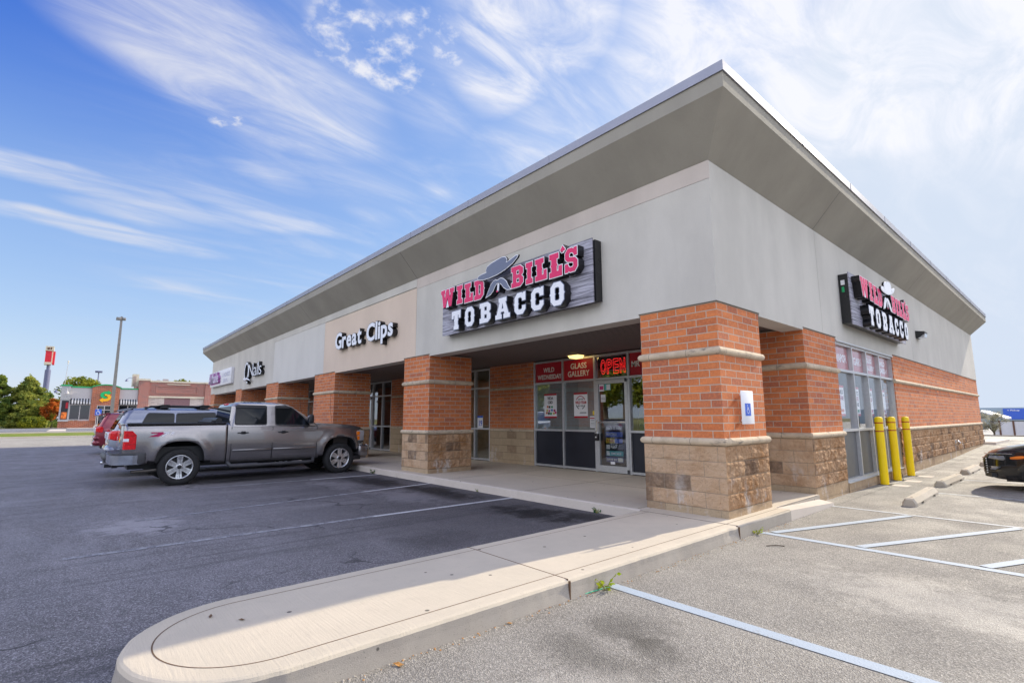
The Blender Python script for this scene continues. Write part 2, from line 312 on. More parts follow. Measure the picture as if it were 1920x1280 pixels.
def mk_asphalt(name, base, light, stains=(), warm=.0, cracks=True, agg=1.0):
    t = NT(name); big = t.noise(.22, 6, .62); med = t.noise(1.6, 6, .65)
    c = t.mix(t.ramp(big, .3, .72), base, light); c = t.mix(t.ramp(med, .35, .75, 0, .45), c, tuple(x*.72 for x in base))
    st = t.noise(2.4, 6, .7, sc=(.22,1,1)); c = t.mix(t.ramp(st, .5, .78, 0, .55 if agg == 1 else .12), c, tuple(x*1.45 for x in light))
    v = t.n.new('ShaderNodeTexVoronoi'); v.inputs['Scale'].default_value = 120; t.l.new(t.obj(), v.inputs['Vector'])
    sp = t.sep(v.outputs['Color'])[0]
    c = t.mix(t.ramp(sp, .6, 1, 0, .5*agg), c, tuple(min(1, x*(1+1.6*agg)) for x in light))
    c = t.mix(t.ramp(sp, .0, .35, .6*agg, 0), c, tuple(x*.4 for x in base))
    c = t.mix(t.ramp(t.noise(45, 3, .8), .5, .75, 0, .4), c, tuple(x*2.0 for x in light))
    p = t.sep()
    if agg == 1 and cracks:                        # darker base in the stalls by the walk; old tyre tracks
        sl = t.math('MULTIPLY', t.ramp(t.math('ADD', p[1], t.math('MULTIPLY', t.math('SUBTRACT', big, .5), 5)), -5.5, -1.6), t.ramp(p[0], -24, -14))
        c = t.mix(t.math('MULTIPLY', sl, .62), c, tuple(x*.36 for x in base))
        tr = t.noise(1.3, 6, .7, sc=(1.6,.14,1)); c = t.mix(t.math('MULTIPLY', t.ramp(tr, .52, .72), .3), c, tuple(x*1.5 for x in light)); tr2 = t.noise(1.1, 5, .7, sc=(2.4,.12,1), seed=7); c = t.mix(t.math('MULTIPLY', t.ramp(tr2, .56, .70), .45), c, tuple(x*.4 for x in base))
    wn = t.noise(3.2, 5, .7)
    for (x, y, rx, ry, amp) in stains:
        d = t.math('ADD', t.math('POWER', t.math('DIVIDE', t.math('SUBTRACT', p[0], x), rx), 2), t.math('POWER', t.math('DIVIDE', t.math('SUBTRACT', p[1], y), ry), 2))
        d = t.math('ADD', t.math('SQRT', d), t.math('MULTIPLY', t.math('SUBTRACT', wn, .5), 2.6))
        dk = amp > 0
        c = t.mix(t.ramp(d, .35, 1.15, abs(amp), 0), c, tuple(x_*.09 for x_ in base) if dk else tuple(x_*2.1 for x_ in light))
    if cracks:
        cv = t.n.new('ShaderNodeTexVoronoi'); cv.feature = 'DISTANCE_TO_EDGE'; cv.inputs['Scale'].default_value = .20
        wv = t.n.new('ShaderNodeVectorMath'); wv.operation = 'MULTIPLY_ADD'
        nn = t.n.new('ShaderNodeTexNoise'); nn.inputs['Scale'].default_value = .9; nn.inputs['Detail'].default_value = 6; t.l.new(t.obj(), nn.inputs['Vector'])
        t.l.new(nn.outputs[1], wv.inputs[0]); wv.inputs[1].default_value = (2.2,2.2,0); t.l.new(t.obj(), wv.inputs[2]); t.l.new(wv.outputs[0], cv.inputs['Vector'])
        gate = t.ramp(t.noise(.5, 3, seed=2), .45, .6)
        c = t.mix(t.math('MULTIPLY', t.ramp(cv.outputs['Distance'], .002, .006, .8, 0), gate), c, tuple(x*.25 for x in base))
    h = t.math('ADD', v.outputs['Distance'], t.math('MULTIPLY', t.noise(75, 4, .8), .9)); t.bump(h, .007, .9)
    return t.done(c, t.ramp(med, .3, .7, .62, .86), spec=.35)
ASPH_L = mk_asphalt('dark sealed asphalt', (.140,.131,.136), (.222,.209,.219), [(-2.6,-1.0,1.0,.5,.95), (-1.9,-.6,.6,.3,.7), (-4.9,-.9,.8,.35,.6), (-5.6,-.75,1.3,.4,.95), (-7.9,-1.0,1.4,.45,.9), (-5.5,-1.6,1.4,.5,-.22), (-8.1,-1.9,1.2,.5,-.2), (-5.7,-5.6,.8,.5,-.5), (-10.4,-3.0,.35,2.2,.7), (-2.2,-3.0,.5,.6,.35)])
ASPH_R = mk_asphalt('light worn asphalt', (.215,.198,.176), (.265,.247,.22), [(.95,-3.9,.5,.25,.4), (.9,-3.4,.35,.35,.45), (1.2,-3.55,.3,.2,.4), (2.2,-1.2,1.1,.6,-.3), (1.5,-4.3,.6,.4,-.4), (3.4,7.0,1.5,1.5,-.2)], agg=.8, cracks=False)
ROAD = mk_asphalt('pale road', (.26,.24,.20), (.34,.31,.27), cracks=False)
ROADG = mk_asphalt('grey road', (.15,.15,.16), (.2,.2,.21), cracks=False)
def mk_paint_mark(name, col, asph, wear):
    t = NT(name); n1 = t.noise(9, 6, .75); n2 = t.noise(70, 3, .8)
    w = t.math('ADD', t.math('MULTIPLY', n1, .55), t.math('MULTIPLY', n2, .45))
    c = t.mix(t.ramp(w, wear-.05, wear+.06), col, asph); t.bump(t.noise(90, 3), .004); return t.done(c, .75)
MARK_W = mk_paint_mark('worn white marking', (.36,.36,.38), (.13,.125,.14), .50)
MARK_W2 = mk_paint_mark('white marking', (.52,.52,.53), (.13,.125,.14), .57)
MARK_B = mk_paint_mark('pale blue marking', (.34,.40,.465), (.19,.18,.16), .60)
MARK_B2 = mk_paint_mark('worn blue white marking', (.39,.41,.43), (.20,.19,.17), .55)
def mk_grass(name, a, b):
    t = NT(name); c = t.mix(t.ramp(t.noise(.35, 5, .7), .35, .65), a, b); c = t.mix(t.ramp(t.noise(6, 4, .8), .4, .7, 0, .6), c, tuple(x*.55 for x in a)); t.bump(t.noise(9, 4, .8), .08); return t.done(c, .9, spec=.1)
GRASS = mk_grass('verge grass', (.17,.24,.035), (.26,.27,.07)); DRY = mk_grass('dry ground', (.22,.18,.09), (.13,.15,.05)); GRASS2 = mk_grass('yellow grass', (.30,.27,.10), (.2,.22,.06))
METAL = plain('brushed aluminium frame', (.55,.56,.58), .38, .6, .06, 20)
COPING = plain('blue grey metal coping', (.30,.31,.37), .5, .5, .04, 4)
BLACK = plain('black plastic', (.015,.015,.017), .45); DARKM = plain('dark panel', (.014,.016,.022), .35, var=.2)
DGREY = plain('charcoal plastic', (.05,.05,.055), .55); LBLACK = plain('black letter return', (.012,.012,.014), .3)
CHROME = plain('chrome', (.75,.76,.78), .12, 1, .03); ALLOY = plain('silver alloy', (.62,.63,.65), .28, .85, .05)
RUBBER = plain('tyre rubber', (.018,.018,.019), .8, bump=.002, scale=20)
def mk_yellow():
    t = NT('yellow bollard sleeve'); c = t.mix(t.ramp(t.noise(3, 4), .3, .7), (.95,.68,.002), (.90,.61,.004))
    c = t.mix(t.ramp(t.noise(9, 6, .75, sc=(1,1,.35)), .62, .70, 0, .6), c, (.42,.27,.03)); c = t.mix(t.ramp(t.noise(34, 4, .8), .68, .74, 0, .8), c, (.2,.15,.08)); return t.done(c, t.ramp(t.noise(6, 4), .3, .7, .35, .6), spec=.4)
YELLOW = mk_yellow(); REDSTR = plain('red stripe', (.45,.02,.01), .45)
WHITE = plain('white board', (.78,.78,.80), .5, var=.03); RED = plain('red banner', (.42,.006,.018), .45, var=.08); PINK = plain('pink letter face', (.74,.010,.13), .35, var=.05, spec=.3)
BLUE = plain('sign blue', (.03,.11,.55), .45); GREYHAT = plain('slate blue face', (.12,.145,.23), .4, var=.05); SIGNW = plain('letter white', (.82,.83,.88), .3, var=.03)
def mk_wood(name):
    t = NT(name); p = t.sep(); u = t.math('ADD', p[0], p[1])
    v = t.comb(t.math('MULTIPLY', u, .35), t.math('MULTIPLY', p[2], 9), 0)
    n1 = t.noise(4.5, 6, .7, vec=v, dist=.4); c = t.mix(t.ramp(n1, .36, .66), (.08,.075,.10), (.50,.49,.58))
    fr = t.math('FRACT', t.math('MULTIPLY', p[2], 3.7)); c = t.mix(t.ramp(fr, .03, .06, .85, 0), c, (.03,.03,.04)); 
    c = t.mix(t.ramp(t.noise(2.2, 3, vec=v), .45, .62, 0, .45), c, (.60,.59,.68)); return t.done(c, .5)
WOOD = mk_wood('weathered plank print')
def mk_glass(name, tint=(.75,.8,.8), refl=1.6, base=.04, solid=None):
    t = NT(name); g = t.n.new('ShaderNodeNewGeometry'); dt = t.n.new('ShaderNodeVectorMath'); dt.operation = 'DOT_PRODUCT'; t.l.new(g.outputs['Normal'], dt.inputs[0]); t.l.new(g.outputs['Incoming'], dt.inputs[1])
    fr = t.math('MULTIPLY_ADD', t.math('POWER', t.math('SUBTRACT', 1, t.math('ABSOLUTE', dt.outputs['Value'])), 5), .96, .04)
    f = t.math('ADD', t.math('MULTIPLY', fr, refl), base, clamp=True)
    gl = t.n.new('ShaderNodeBsdfGlossy'); gl.inputs['Roughness'].default_value = .01; gl.inputs['Color'].default_value = (.95,.97,1,1)
    if solid: inner = t.n.new('ShaderNodeBsdfDiffuse'); inner.inputs[0].default_value = solid+(1,)
    else: inner = t.n.new('ShaderNodeBsdfTransparent'); inner.inputs[0].default_value = tint+(1,)
    mx = t.n.new('ShaderNodeMixShader'); t.l.new(f, mx.inputs[0]); t.l.new(inner.outputs[0], mx.inputs[1]); t.l.new(gl.outputs[0], mx.inputs[2]); t.l.new(mx.outputs[0], t.out.inputs[0]); return t.m
GLASS = mk_glass('window glass', tint=(.88,.9,.9), refl=1.3, base=.10); GLASS_SIDE = mk_glass('side window glass', tint=(1,1,1), refl=.85, base=.03)
GLASS_DK = mk_glass('dark glass', refl=1.6, base=.05, solid=(.012,.014,.017)); CARGLASS = mk_glass('car glass', refl=.55, base=.0, solid=(.008,.010,.012))
CARGLASS_T = mk_glass('clear car glass', tint=(.35,.5,.48), refl=1.6, base=.06)
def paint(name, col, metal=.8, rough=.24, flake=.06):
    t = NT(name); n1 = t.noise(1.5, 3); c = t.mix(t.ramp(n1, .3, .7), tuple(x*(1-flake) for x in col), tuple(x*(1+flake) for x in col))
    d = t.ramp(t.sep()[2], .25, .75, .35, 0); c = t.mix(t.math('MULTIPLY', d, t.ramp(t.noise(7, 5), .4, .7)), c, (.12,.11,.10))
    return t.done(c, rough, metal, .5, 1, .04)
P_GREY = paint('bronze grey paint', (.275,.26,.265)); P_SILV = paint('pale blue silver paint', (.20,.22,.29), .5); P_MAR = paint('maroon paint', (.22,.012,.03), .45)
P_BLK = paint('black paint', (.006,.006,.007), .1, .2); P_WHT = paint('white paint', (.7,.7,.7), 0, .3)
REDL = plain('red lamp lens', (.66,.003,.012), .25, var=.2, scale=30, coat=.3, spec=.3); AMBER = plain('amber lens', (.85,.20,.01), .15, coat=1); LENS = mk_glass('clear lens', refl=1.5, base=.12, solid=(.35,.35,.36))
SOFFIT = plain('brown soffit planks', (.26,.20,.175), .6); INNER = plain('interior wall', (.30,.29,.27), .8); INNERD = plain('interior dark', (.05,.05,.055), .8)
BARK = plain('bark', (.10,.075,.055), .95, bump=.02); FILM = plain('grey window film', (.36,.39,.40), .55, var=.1, scale=1.5)
DKFILM = plain('black lower panel', (.012,.014,.024), .4, var=.15, scale=2); GFILM = plain('charcoal lower panel', (.10,.10,.10), .4, var=.1)
POLE = plain('galvanised pole', (.22,.21,.21), .55, .3); BLUEPOLE = plain('blue grey pole', (.13,.14,.24), .5)
BROWN = plain('brown post', (.13,.06,.04), .7); GREEN = plain('green trim', (.01,.36,.12), .45); ORNG = plain('yellow orange sign', (.85,.42,.005), .4); GRN2 = plain('green sign', (.0,.42,.13), .4)
FARW = plain('far stucco', (.50,.47,.47), .8, var=.05); CREAM = plain('cream trim', (.60,.54,.43), .7)
def leafmat(name, a, b, c3=None):
    t = NT(name); n1 = t.noise(1.1, 4, .6); c = t.mix(t.ramp(n1, .35, .65), a, b)
    if c3: c = t.mix(t.ramp(t.noise(.8, 3, seed=3), .5, .62), c, c3)
    c = t.mix(t.ramp(t.noise(14, 2), .35, .7, 0, .4), c, tuple(x*.5 for x in a))
    m = t.done(c, .7, spec=.2); tr = t.n.new('ShaderNodeBsdfTranslucent'); t.l.new(c, tr.inputs[0]); mx = t.n.new('ShaderNodeMixShader'); mx.inputs[0].default_value = .5
    t.l.new(t.b.outputs[0], mx.inputs[1]); t.l.new(tr.outputs[0], mx.inputs[2]); t.l.new(mx.outputs[0], t.out.inputs[0]); return m
LF_CON = leafmat('conifer needles', (.16,.23,.055), (.50,.50,.10)); LF_GRN = leafmat('yellow green leaves', (.13,.18,.03), (.40,.40,.03))
LF_DRK = leafmat('dark green leaves', (.12,.20,.05), (.35,.40,.07)); LF_OR = leafmat('autumn leaves', (.62,.16,.03), (.75,.28,.06), (.22,.24,.03)); LF_WEED = leafmat('weed leaves', (.30,.42,.02), (.5,.5,.05)); LF_WEED2 = leafmat('dark weed leaves', (.02,.12,.04), (.05,.2,.06))
# ---------------------------------------------------------------- text and glyphs
def place_uv(me, face, ox, oy, oz):
    for v in me.vertices:
        u, w, d = v.co
        v.co = {'front': (ox+u, oy-d, oz+w), 'side': (ox+d, oy+u, oz+w)}[face]
def text_mesh(s, w=None, h=None, depth=.004, bold=0, outline=None, ext_only=False):
    cu = bpy.data.curves.new('t', 'FONT'); cu.body = s; cu.size = 1; cu.extrude = 0 if outline else .5; cu.offset = bold; cu.resolution_u = 3
    if outline: cu.fill_mode = 'FULL'; cu.dimensions = '3D'
    o = bpy.data.objects.new('t', cu); COL.objects.link(o); dg = bpy.context.evaluated_depsgraph_get()
    me = bpy.data.meshes.new_from_object(o.evaluated_get(dg)); bpy.data.objects.remove(o); bpy.data.curves.remove(cu)
    xs = [v.co.x for v in me.vertices]; ys = [v.co.y for v in me.vertices]
    if not xs: return me, 0, 0
    return me, (min(xs), max(xs), min(ys), max(ys)), None
def text(name, s, x, z, w, h, plane, face, mat, parent=None, depth=.004, bold=.01):
    """text filling the box (x..x+w, z..z+h); plane is the y (front) or x (side) of the wall it stands on"""
    me, bb, _ = text_mesh(s, bold=bold); x0, x1, y0, y1 = bb
    for v in me.vertices: v.co = ((v.co.x-x0)*w/(x1-x0), (v.co.y-y0)*h/(y1-y0), (v.co.z+.5)*depth)
    if face == 'front': place_uv(me, face, x, plane, z)
    else: place_uv(me, face, plane, x, z)
    me.materials.clear(); me.materials.append(mat)
    for p in me.polygons: p.material_index = 0
    me.name = name; o = bpy.data.objects.new(name, me); COL.objects.link(o)
    if parent: o.parent = parent
    return o
GL = {
'I': (6, [[(0,0),(6,0),(6,2.5),(4.8,2.5),(4.8,4.4),(5.3,5),(4.8,5.6),(4.8,7.5),(6,7.5),(6,10),(0,10),(0,7.5),(1.2,7.5),(1.2,5.6),(.7,5),(1.2,4.4),(1.2,2.5),(0,2.5)]]),
'L': (8, [[(0,0),(8,0),(8,4.5),(5.9,4.5),(5.6,2.5),(4.8,2.5),(4.8,4.4),(5.3,5),(4.8,5.6),(4.8,7.5),(6,7.5),(6,10),(0,10),(0,7.5),(1.2,7.5),(1.2,5.6),(.7,5),(1.2,4.4),(1.2,2.5),(0,2.5)]]),
'T': (9, [[(2,0),(7,0),(7,2.2),(6.3,2.2),(6.3,4.4),(6.8,5),(6.3,5.6),(6.3,7.5),(6.8,7.5),(7,5.8),(9,5.8),(9,10),(0,10),(0,5.8),(2,5.8),(2.2,7.5),(2.7,7.5),(2.7,5.6),(2.2,5),(2.7,4.4),(2.7,2.2),(2,2.2)]]),
'D': (8.5, [[(0,0),(5.5,0),(8,2),(8,4.3),(8.5,5),(8,5.7),(8,8),(5.5,10),(0,10),(0,7.5),(1,7.5),(1,2.5),(0,2.5)], [(3.8,2.5),(5,2.5),(5.3,3),(5.3,4.5),(4.9,5),(5.3,5.5),(5.3,7),(5,7.5),(3.8,7.5)]]),
'B': (8, [[(0,0),(6,0),(8,1.6),(8,4),(6.9,5),(8,6),(8,8.4),(6,10),(0,10),(0,7.5),(1,7.5),(1,2.5),(0,2.5)], [(3.6,2.2),(5.2,2.2),(5.2,4),(3.6,4)], [(3.6,6),(5.2,6),(5.2,7.8),(3.6,7.8)]]),
'S': (8, [[(0,0),(1.8,0),(2.4,.5),(3.2,0),(6.2,0),(8,1.8),(8,4.4),(6.6,5.8),(3,6.3),(2.9,7.4),(3.4,7.9),(4.8,7.9),(5.6,7),(5.6,6.4),(7.8,6.4),(7.8,10),(6,10),(5.5,9.5),(4.8,10),(2,10),(.2,8.2),(.2,5.8),(1.6,4.5),(5.2,3.8),(5.3,2.6),(4.8,2.1),(3.2,2.1),(2.2,3),(2.2,3.8),(0,3.8)]]),
'W': (12, [[(2.2,0),(4.6,0),(6,5),(7.4,0),(9.8,0),(11.2,7.6),(12,7.6),(12,10),(8,10),(8,7.6),(8.7,7.6),(8.3,5),(7.2,10),(4.8,10),(3.7,5),(3.3,7.6),(4,7.6),(4,10),(0,10),(0,7.6),(.8,7.6)]]),
'O': (8.5, [[(2,0),(6,0),(8,2),(8,4.3),(8.5,5),(8,5.7),(8,8),(6,10),(2,10),(0,8),(0,5.7),(-.5,5),(0,4.3),(0,2)], [(3.2,2.3),(4.8,2.3),(5.3,2.8),(5.3,4.5),(4.9,5),(5.3,5.5),(5.3,7.2),(4.8,7.7),(3.2,7.7),(2.7,7.2),(2.7,5.5),(3.1,5),(2.7,4.5),(2.7,2.8)]]),
'A': (9, [[(0,0),(4,0),(4,2.2),(3.4,2.2),(3.6,3.2),(5.4,3.2),(5.6,2.2),(5,2.2),(5,0),(9,0),(9,2.2),(8.2,2.2),(6.4,7.8),(7,7.8),(7,10),(2,10),(2,7.8),(2.6,7.8),(.8,2.2),(0,2.2)], [(4,4.8),(5,4.8),(4.5,7.2)]]),
'C': (8, [[(2,0),(6,0),(8,2),(8,4),(5.4,4),(5.4,2.8),(5,2.3),(3.2,2.3),(2.7,2.8),(2.7,4.5),(3.1,5),(2.7,5.5),(2.7,7.2),(3.2,7.7),(4.6,7.7),(5.4,7),(5.4,6),(8,6),(8,10),(6.5,10),(6,9.5),(5.3,10),(2,10),(0,8),(0,5.7),(-.5,5),(0,4.3),(0,2)]]),
"'": (3, [[(1.2,0),(2.6,0),(2,1.2),(3.4,.8),(4,2.4),(3,4),(1.9,6),(.8,4),(-.2,2.4),(.4,.8),(1.8,1.2)]]),
'HAT': (20, [[(0,2.6),(.3,1.2),(2.5,.3),(6,0),(10,.6),(14,2.2),(17.5,4.8),(19.6,7.6),(19.9,8.6),(19,8.9),(16.5,7.4),(14.4,6.6),(14.8,8.6),(14,10.6),(12.6,11.2),(10,10.6),(7,9.6),(5,8.2),(4.4,6.2),(4.6,4.4),(2,4.2),(.5,3.6)]]),
'MUST': (14, [[(0,0),(2.6,1.0),(4.2,3),(5,5.2),(6,6.6),(6.8,7.2),(7.8,6.8),(9,5.4),(10.2,3),(12,1),(14,.6),(12.6,3.4),(11.6,6.4),(10,8.6),(8.6,9.6),(7.4,9.2),(6.6,8.8),(5.6,9.4),(4.2,9),(2.8,7),(1.6,4)]]),
'CIG': (2, [[(0,0),(.8,-.4),(1.6,0),(2,4),(.6,4.2)]]),
}
def glyph(name, g, x, z, w, h, plane, face, mats, parent, d0, d1, off=0, smooth_poly=False):
    """glyph outline extruded from depth d0 to d1 off the wall plane"""
    gw, polys = GL[g]; cu = bpy.data.curves.new('g', 'CURVE'); cu.dimensions = '2D'; cu.fill_mode = 'BOTH'; cu.extrude = .5; cu.offset = off
    hh = 10. if len(g) == 1 else {'HAT': 11.2, 'MUST': 9.6, 'CIG': 4.2}[g]
    if g == "'": hh = 6
    for pl in polys:
        sp = cu.splines.new('POLY'); sp.points.add(len(pl)-1); sp.use_cyclic_u = True
        for p, q in zip(sp.points, pl): p.co = (q[0]*w/gw, q[1]*h/hh, 0, 1)
    o = bpy.data.objects.new('g', cu); COL.objects.link(o); dg = bpy.context.evaluated_depsgraph_get()
    me = bpy.data.meshes.new_from_object(o.evaluated_get(dg)); bpy.data.objects.remove(o); bpy.data.curves.remove(cu)
    for v in me.vertices: v.co.z = d0+(v.co.z+.5)*(d1-d0)
    place_uv(me, face, *((x, plane, z) if face == 'front' else (plane, x, z)))
    me.materials.clear(); me.materials.append(mats)
    for p in me.polygons: p.material_index = 0
    me.name = name; ob = bpy.data.objects.new(name, me); COL.objects.link(ob); ob.parent = parent; return ob
# ---------------------------------------------------------------- ground and paving
def struct(o): o['kind'] = 'structure'; return o
def sheet(name, x0, x1, y0, y1, dz, mat, step=4, poly=None):
    nx = max(1, int(math.ceil(abs(x1-x0)/step))); ny = max(1, int(math.ceil(abs(y1-y0)/step))); m = MB(); vs = []
    for j in range(ny+1):
        for i in range(nx+1):
            x = x0+(x1-x0)*i/nx; y = y0+(y1-y0)*j/ny; vs.append((x, y, H(x, y)+dz))
    m.add(vs, [(j*(nx+1)+i, j*(nx+1)+i+1, (j+1)*(nx+1)+i+1, (j+1)*(nx+1)+i) for j in range(ny) for i in range(nx)], 0, True)
    return struct(m.build(name, mat))
def field(name, xs, ys, dz, mat):
    m = MB(); nx = len(xs); m.add([(x, y, H(x, y)+dz) for y in ys for x in xs], [(j*nx+i, j*nx+i+1, (j+1)*nx+i+1, (j+1)*nx+i) for j in range(len(ys)-1) for i in range(nx-1)], 0, True)
    return struct(m.build(name, mat))
fx = [-900,-500,-300,-200,-150]+[-120+4*i for i in range(30)]+[0,40,100,200,400,900]
fy = [-900,-400,-200,-100,-60]+[-40+4*i for i in range(34)]+[120,160,250,400,900]
field('ground', fx, fy, -.06, DRY)
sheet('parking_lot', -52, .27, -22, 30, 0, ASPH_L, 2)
sheet('side_parking_lot', .27, 30, -22, 29, 0, ASPH_R, 2)
sheet('wall_foot_paving', .0, .27, 3.06, 30, .004, ASPH_R, 2)
sheet('driveway_lane', -52, -35.5, -60, 60, .006, ROAD, 3)
sheet('grass_verge', -64, -52.4, -60, 60, .02, GRASS, 3)
sheet('neighbour_parking_lot', -88, -64.4, -60, 60, .012, ROADG, 3)
sheet('neighbour_road', -86.5, -70, -60, -8.4, .03, ROADG, 3)
sheet('front_grass', -160, 60, -200, -30, .01, GRASS2, 8)
sheet('road', -160, 60, -30, -22, .02, ROAD, 4)
sheet('cross_road', -30, 60, 29, 37, .01, ROAD, 2)
sheet('far_verge', -30, 60, 41.5, 88, .02, GRASS2, 3)
sheet('store_parking_lot', -80, 80, 92, 330, .02, ROADG, 8)
# kerbs of the verge and the cross road
def kerb_run(name, p0, p1, w=.16, h=.13, n=20, mat=CONC_PALE):
    m = MB(); d = (Vector(p1)-Vector(p0)); k = Vector((-d.y, d.x)).normalized()*w
    for i in range(n):
        a = Vector(p0)+d*i/n; b = Vector(p0)+d*(i+1)/n-d.normalized()*.012
        vs = []
        for q in (a, b, b+k, a+k):
            vs.append((q.x, q.y, H(q.x, q.y)-.05))
        vs += [(v[0], v[1], v[2]+.05+h) for v in vs]
        m.add(vs, [(0,3,2,1),(4,5,6,7),(0,1,5,4),(1,2,6,5),(2,3,7,6),(3,0,4,7)])
    return struct(m.build(name, mat))
kerb_run('verge_kerb', (-52.2,-60), (-52.2,60), .25, .12, 40); kerb_run('verge_kerb', (-64.4,-60), (-64.4,60), .2, .12, 40)
kerb_run('far_kerb', (60,41.2), (-30,41.2), .25, .06, 30, CONC_FACE)
# front walk slab (top z=0)
def slab(name, poly, z0, z1, mats, joints=()):
    m = MB(); m.prism(poly, 'z', z0, z1-.02, 1)
    n = len(poly); c = Vector((sum(p[0] for p in poly)/n, sum(p[1] for p in poly)/n))
    # rounded arris
    rings = []
    for ins, z in ((0, z1-.02), (.006, z1-.008), (.02, z1)):
        rings.append([(p[0]+(ins if p[0] < c.x else -ins), p[1]+(ins if p[1] < c.y else -ins), z) for p in poly])
    for a, b in zip(rings, rings[1:]): m.add(a+b, [(i, (i+1) % n, n+(i+1) % n, n+i) for i in range(n)], 1, True)
    m.add(rings[-1], [list(range(n))], 0)
    for (x0, x1, y0, y1) in joints: m.box(x0, x1, y0, y1, z1-.004, z1+.0015, 2)
    return struct(m.build(name, mats))
js = [(x-.004, x+.004, -.20, 3.2) for x in [-1.25-2.42*i for i in range(0, 14)]]
js += [(-34, -.1, 1.62, 1.628)]
slab('front_walk', [(-34.3,-.24),(-1.17,-.24),(-1.17,-.24),(-1.17,3.25),(-34.3,3.25)], -.3, 0, [CONC, CONC_PALE, JOINT], js)
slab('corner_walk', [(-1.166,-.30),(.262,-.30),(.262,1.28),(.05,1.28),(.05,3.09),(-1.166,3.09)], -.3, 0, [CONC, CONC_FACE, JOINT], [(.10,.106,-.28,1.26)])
# ramp down to the side lot
m = MB(); m.add([(-.0,1.284,-.002),(.262,1.284,-.01),(.262,3.05,-.10),(.05,3.05,-.07),(.262,1.284,-.2),(.262,3.05,-.2),(.05,3.05,-.2),(0,1.284,-.2)], [(0,1,2,3),(1,4,5,2),(2,5,6,3),(0,7,4,1)], 0)
m.add([(.0515,1.29,-.0005),(.0515,3.09,-.0005),(.0,3.09,-.0005),(.0,1.29,-.0005)], [(0,1,2,3)])
struct(m.build('side_ramp', [CONC_PALE]))
# peninsula island with rolled edge and joint line
def island():
    xl, xr, yc, y1, R = -1.15, .262, -5.40, -.305, .706
    xm = (xl+xr)/2
    def outline(ins):
        pts = [(xr-ins, y1), ]; N = 90
        pts += [(xr-ins, y1+(yc-y1)*i/150) for i in range(1, 150)]
        for i in range(N+1):
            a = -pi*i/N; pts.append((xm+(R-ins)*cos(a), yc+(R-ins)*sin(a)))
        pts += [(xl+ins, yc+(y1-yc)*i/150) for i in range(1, 150)]+[(xl+ins, y1)]
        if ins < .045:
            out = []
            for x, y in pts:
                q = noise.noise(Vector((x*9, y*9, 2)))*.003+noise.noise(Vector((x*31, y*31, 5)))*.0025; ch = max(0, noise.noise(Vector((x*5, y*5, 9)))-.33)*.05+max(0, noise.noise(Vector((x*17, y*17, 3)))-.45)*.03
                d = Vector((xm-x, (yc if y < yc else y)-y)).normalized() if (xm-x) else Vector((0, 1)); k = q+ch*(1 if -.01 < ins < .03 else .3); out.append((x+d.x*k, y+d.y*k))
            return out
        return pts
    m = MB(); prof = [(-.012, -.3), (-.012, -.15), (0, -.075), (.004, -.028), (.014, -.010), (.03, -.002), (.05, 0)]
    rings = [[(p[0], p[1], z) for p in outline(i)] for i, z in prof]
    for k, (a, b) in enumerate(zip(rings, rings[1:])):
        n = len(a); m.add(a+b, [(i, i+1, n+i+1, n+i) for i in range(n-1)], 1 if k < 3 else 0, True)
    m.add(rings[-1], [list(range(len(rings[-1])))], 0)
    for ja, jb in ((.155, .163),):
        A, B = outline(ja), outline(jb)
        m.add([(p[0], p[1], .0012) for p in A]+[(p[0], p[1], .0012) for p in B], [(i, i+1, len(A)+i+1, len(A)+i) for i in range(len(A)-1)], 2)
    for y in (-3.28, -.31):
        m.box(xl+.02, xr-.012, y-.004, y+.004, -.01, .0016, 2); m.box(xr-.002, xr+.013, y-.006, y+.006, -.149, -.01, 2)
    struct(m.build('island', [CONC, CONC_FACE, JOINT], fixn=True))
island()
# painted markings
def stripe(name, p0, p1, w, mat, z=-.146, taper=0):
    a, b = Vector(p0), Vector(p1); d = (b-a).normalized(); k = Vector((-d.y, d.x))*w/2; m = MB()
    n = 24; vs = []
    for i in range(n+1):
        q = a+(b-a)*i/n; j = noise.noise(Vector((q.x*5, q.y*5, 1)))*.006
        vs += [(q.x-k.x*(1+j*8), q.y-k.y*(1+j*8), z), (q.x+k.x*(1-j*8), q.y+k.y*(1-j*8), z)]
    m.add(vs, [(2*i, 2*i+1, 2*i+3, 2*i+2) for i in range(n)])
    return struct(m.build(name, mat))
for k, (a, b, mt) in enumerate([((-4.08,-6.35), (-4.03,-2.9), MARK_W), ((-4.03,-2.9), (-3.95,-.26), MARK_W2), ((-6.05,-5.6), (-6.55,-1.9), MARK_W), ((-6.55,-1.9), (-6.77,-.26), MARK_W2),
        ((-9.45,-5.6), (-9.35,-2), MARK_W), ((-9.35,-2), (-9.27,-.26), MARK_W2), ((-12.55,-5.6), (-12.5,-.26), MARK_W), ((-15.3,-5.6), (-15.3,-.26), MARK_W), ((-18.1,-5.6), (-18.1,-.26), MARK_W), ((-20.9,-5.6), (-20.9,-.26), MARK_W), ((-23.7,-5.6), (-23.7,-.26), MARK_W)]):
    stripe('parking_line', a, b, .10, mt)
for a, b, w, mt in [((.28,-2.76), (5.6,-2.80), .115, MARK_B), ((.30,.24), (5.6,.20), .11, MARK_B), ((.14,3.0), (5.6,2.88), .10, MARK_B2), ((1.0,5.98), (5.6,5.93), .09, MARK_B2), ((1.0,8.95), (5.6,8.9), .09, MARK_B2), ((1.0,11.9), (5.6,11.9), .09, MARK_B2), ((1.0,14.9),(5.6,14.9),.09,MARK_B2)]:
    stripe('parking_line', a, b, w, mt)
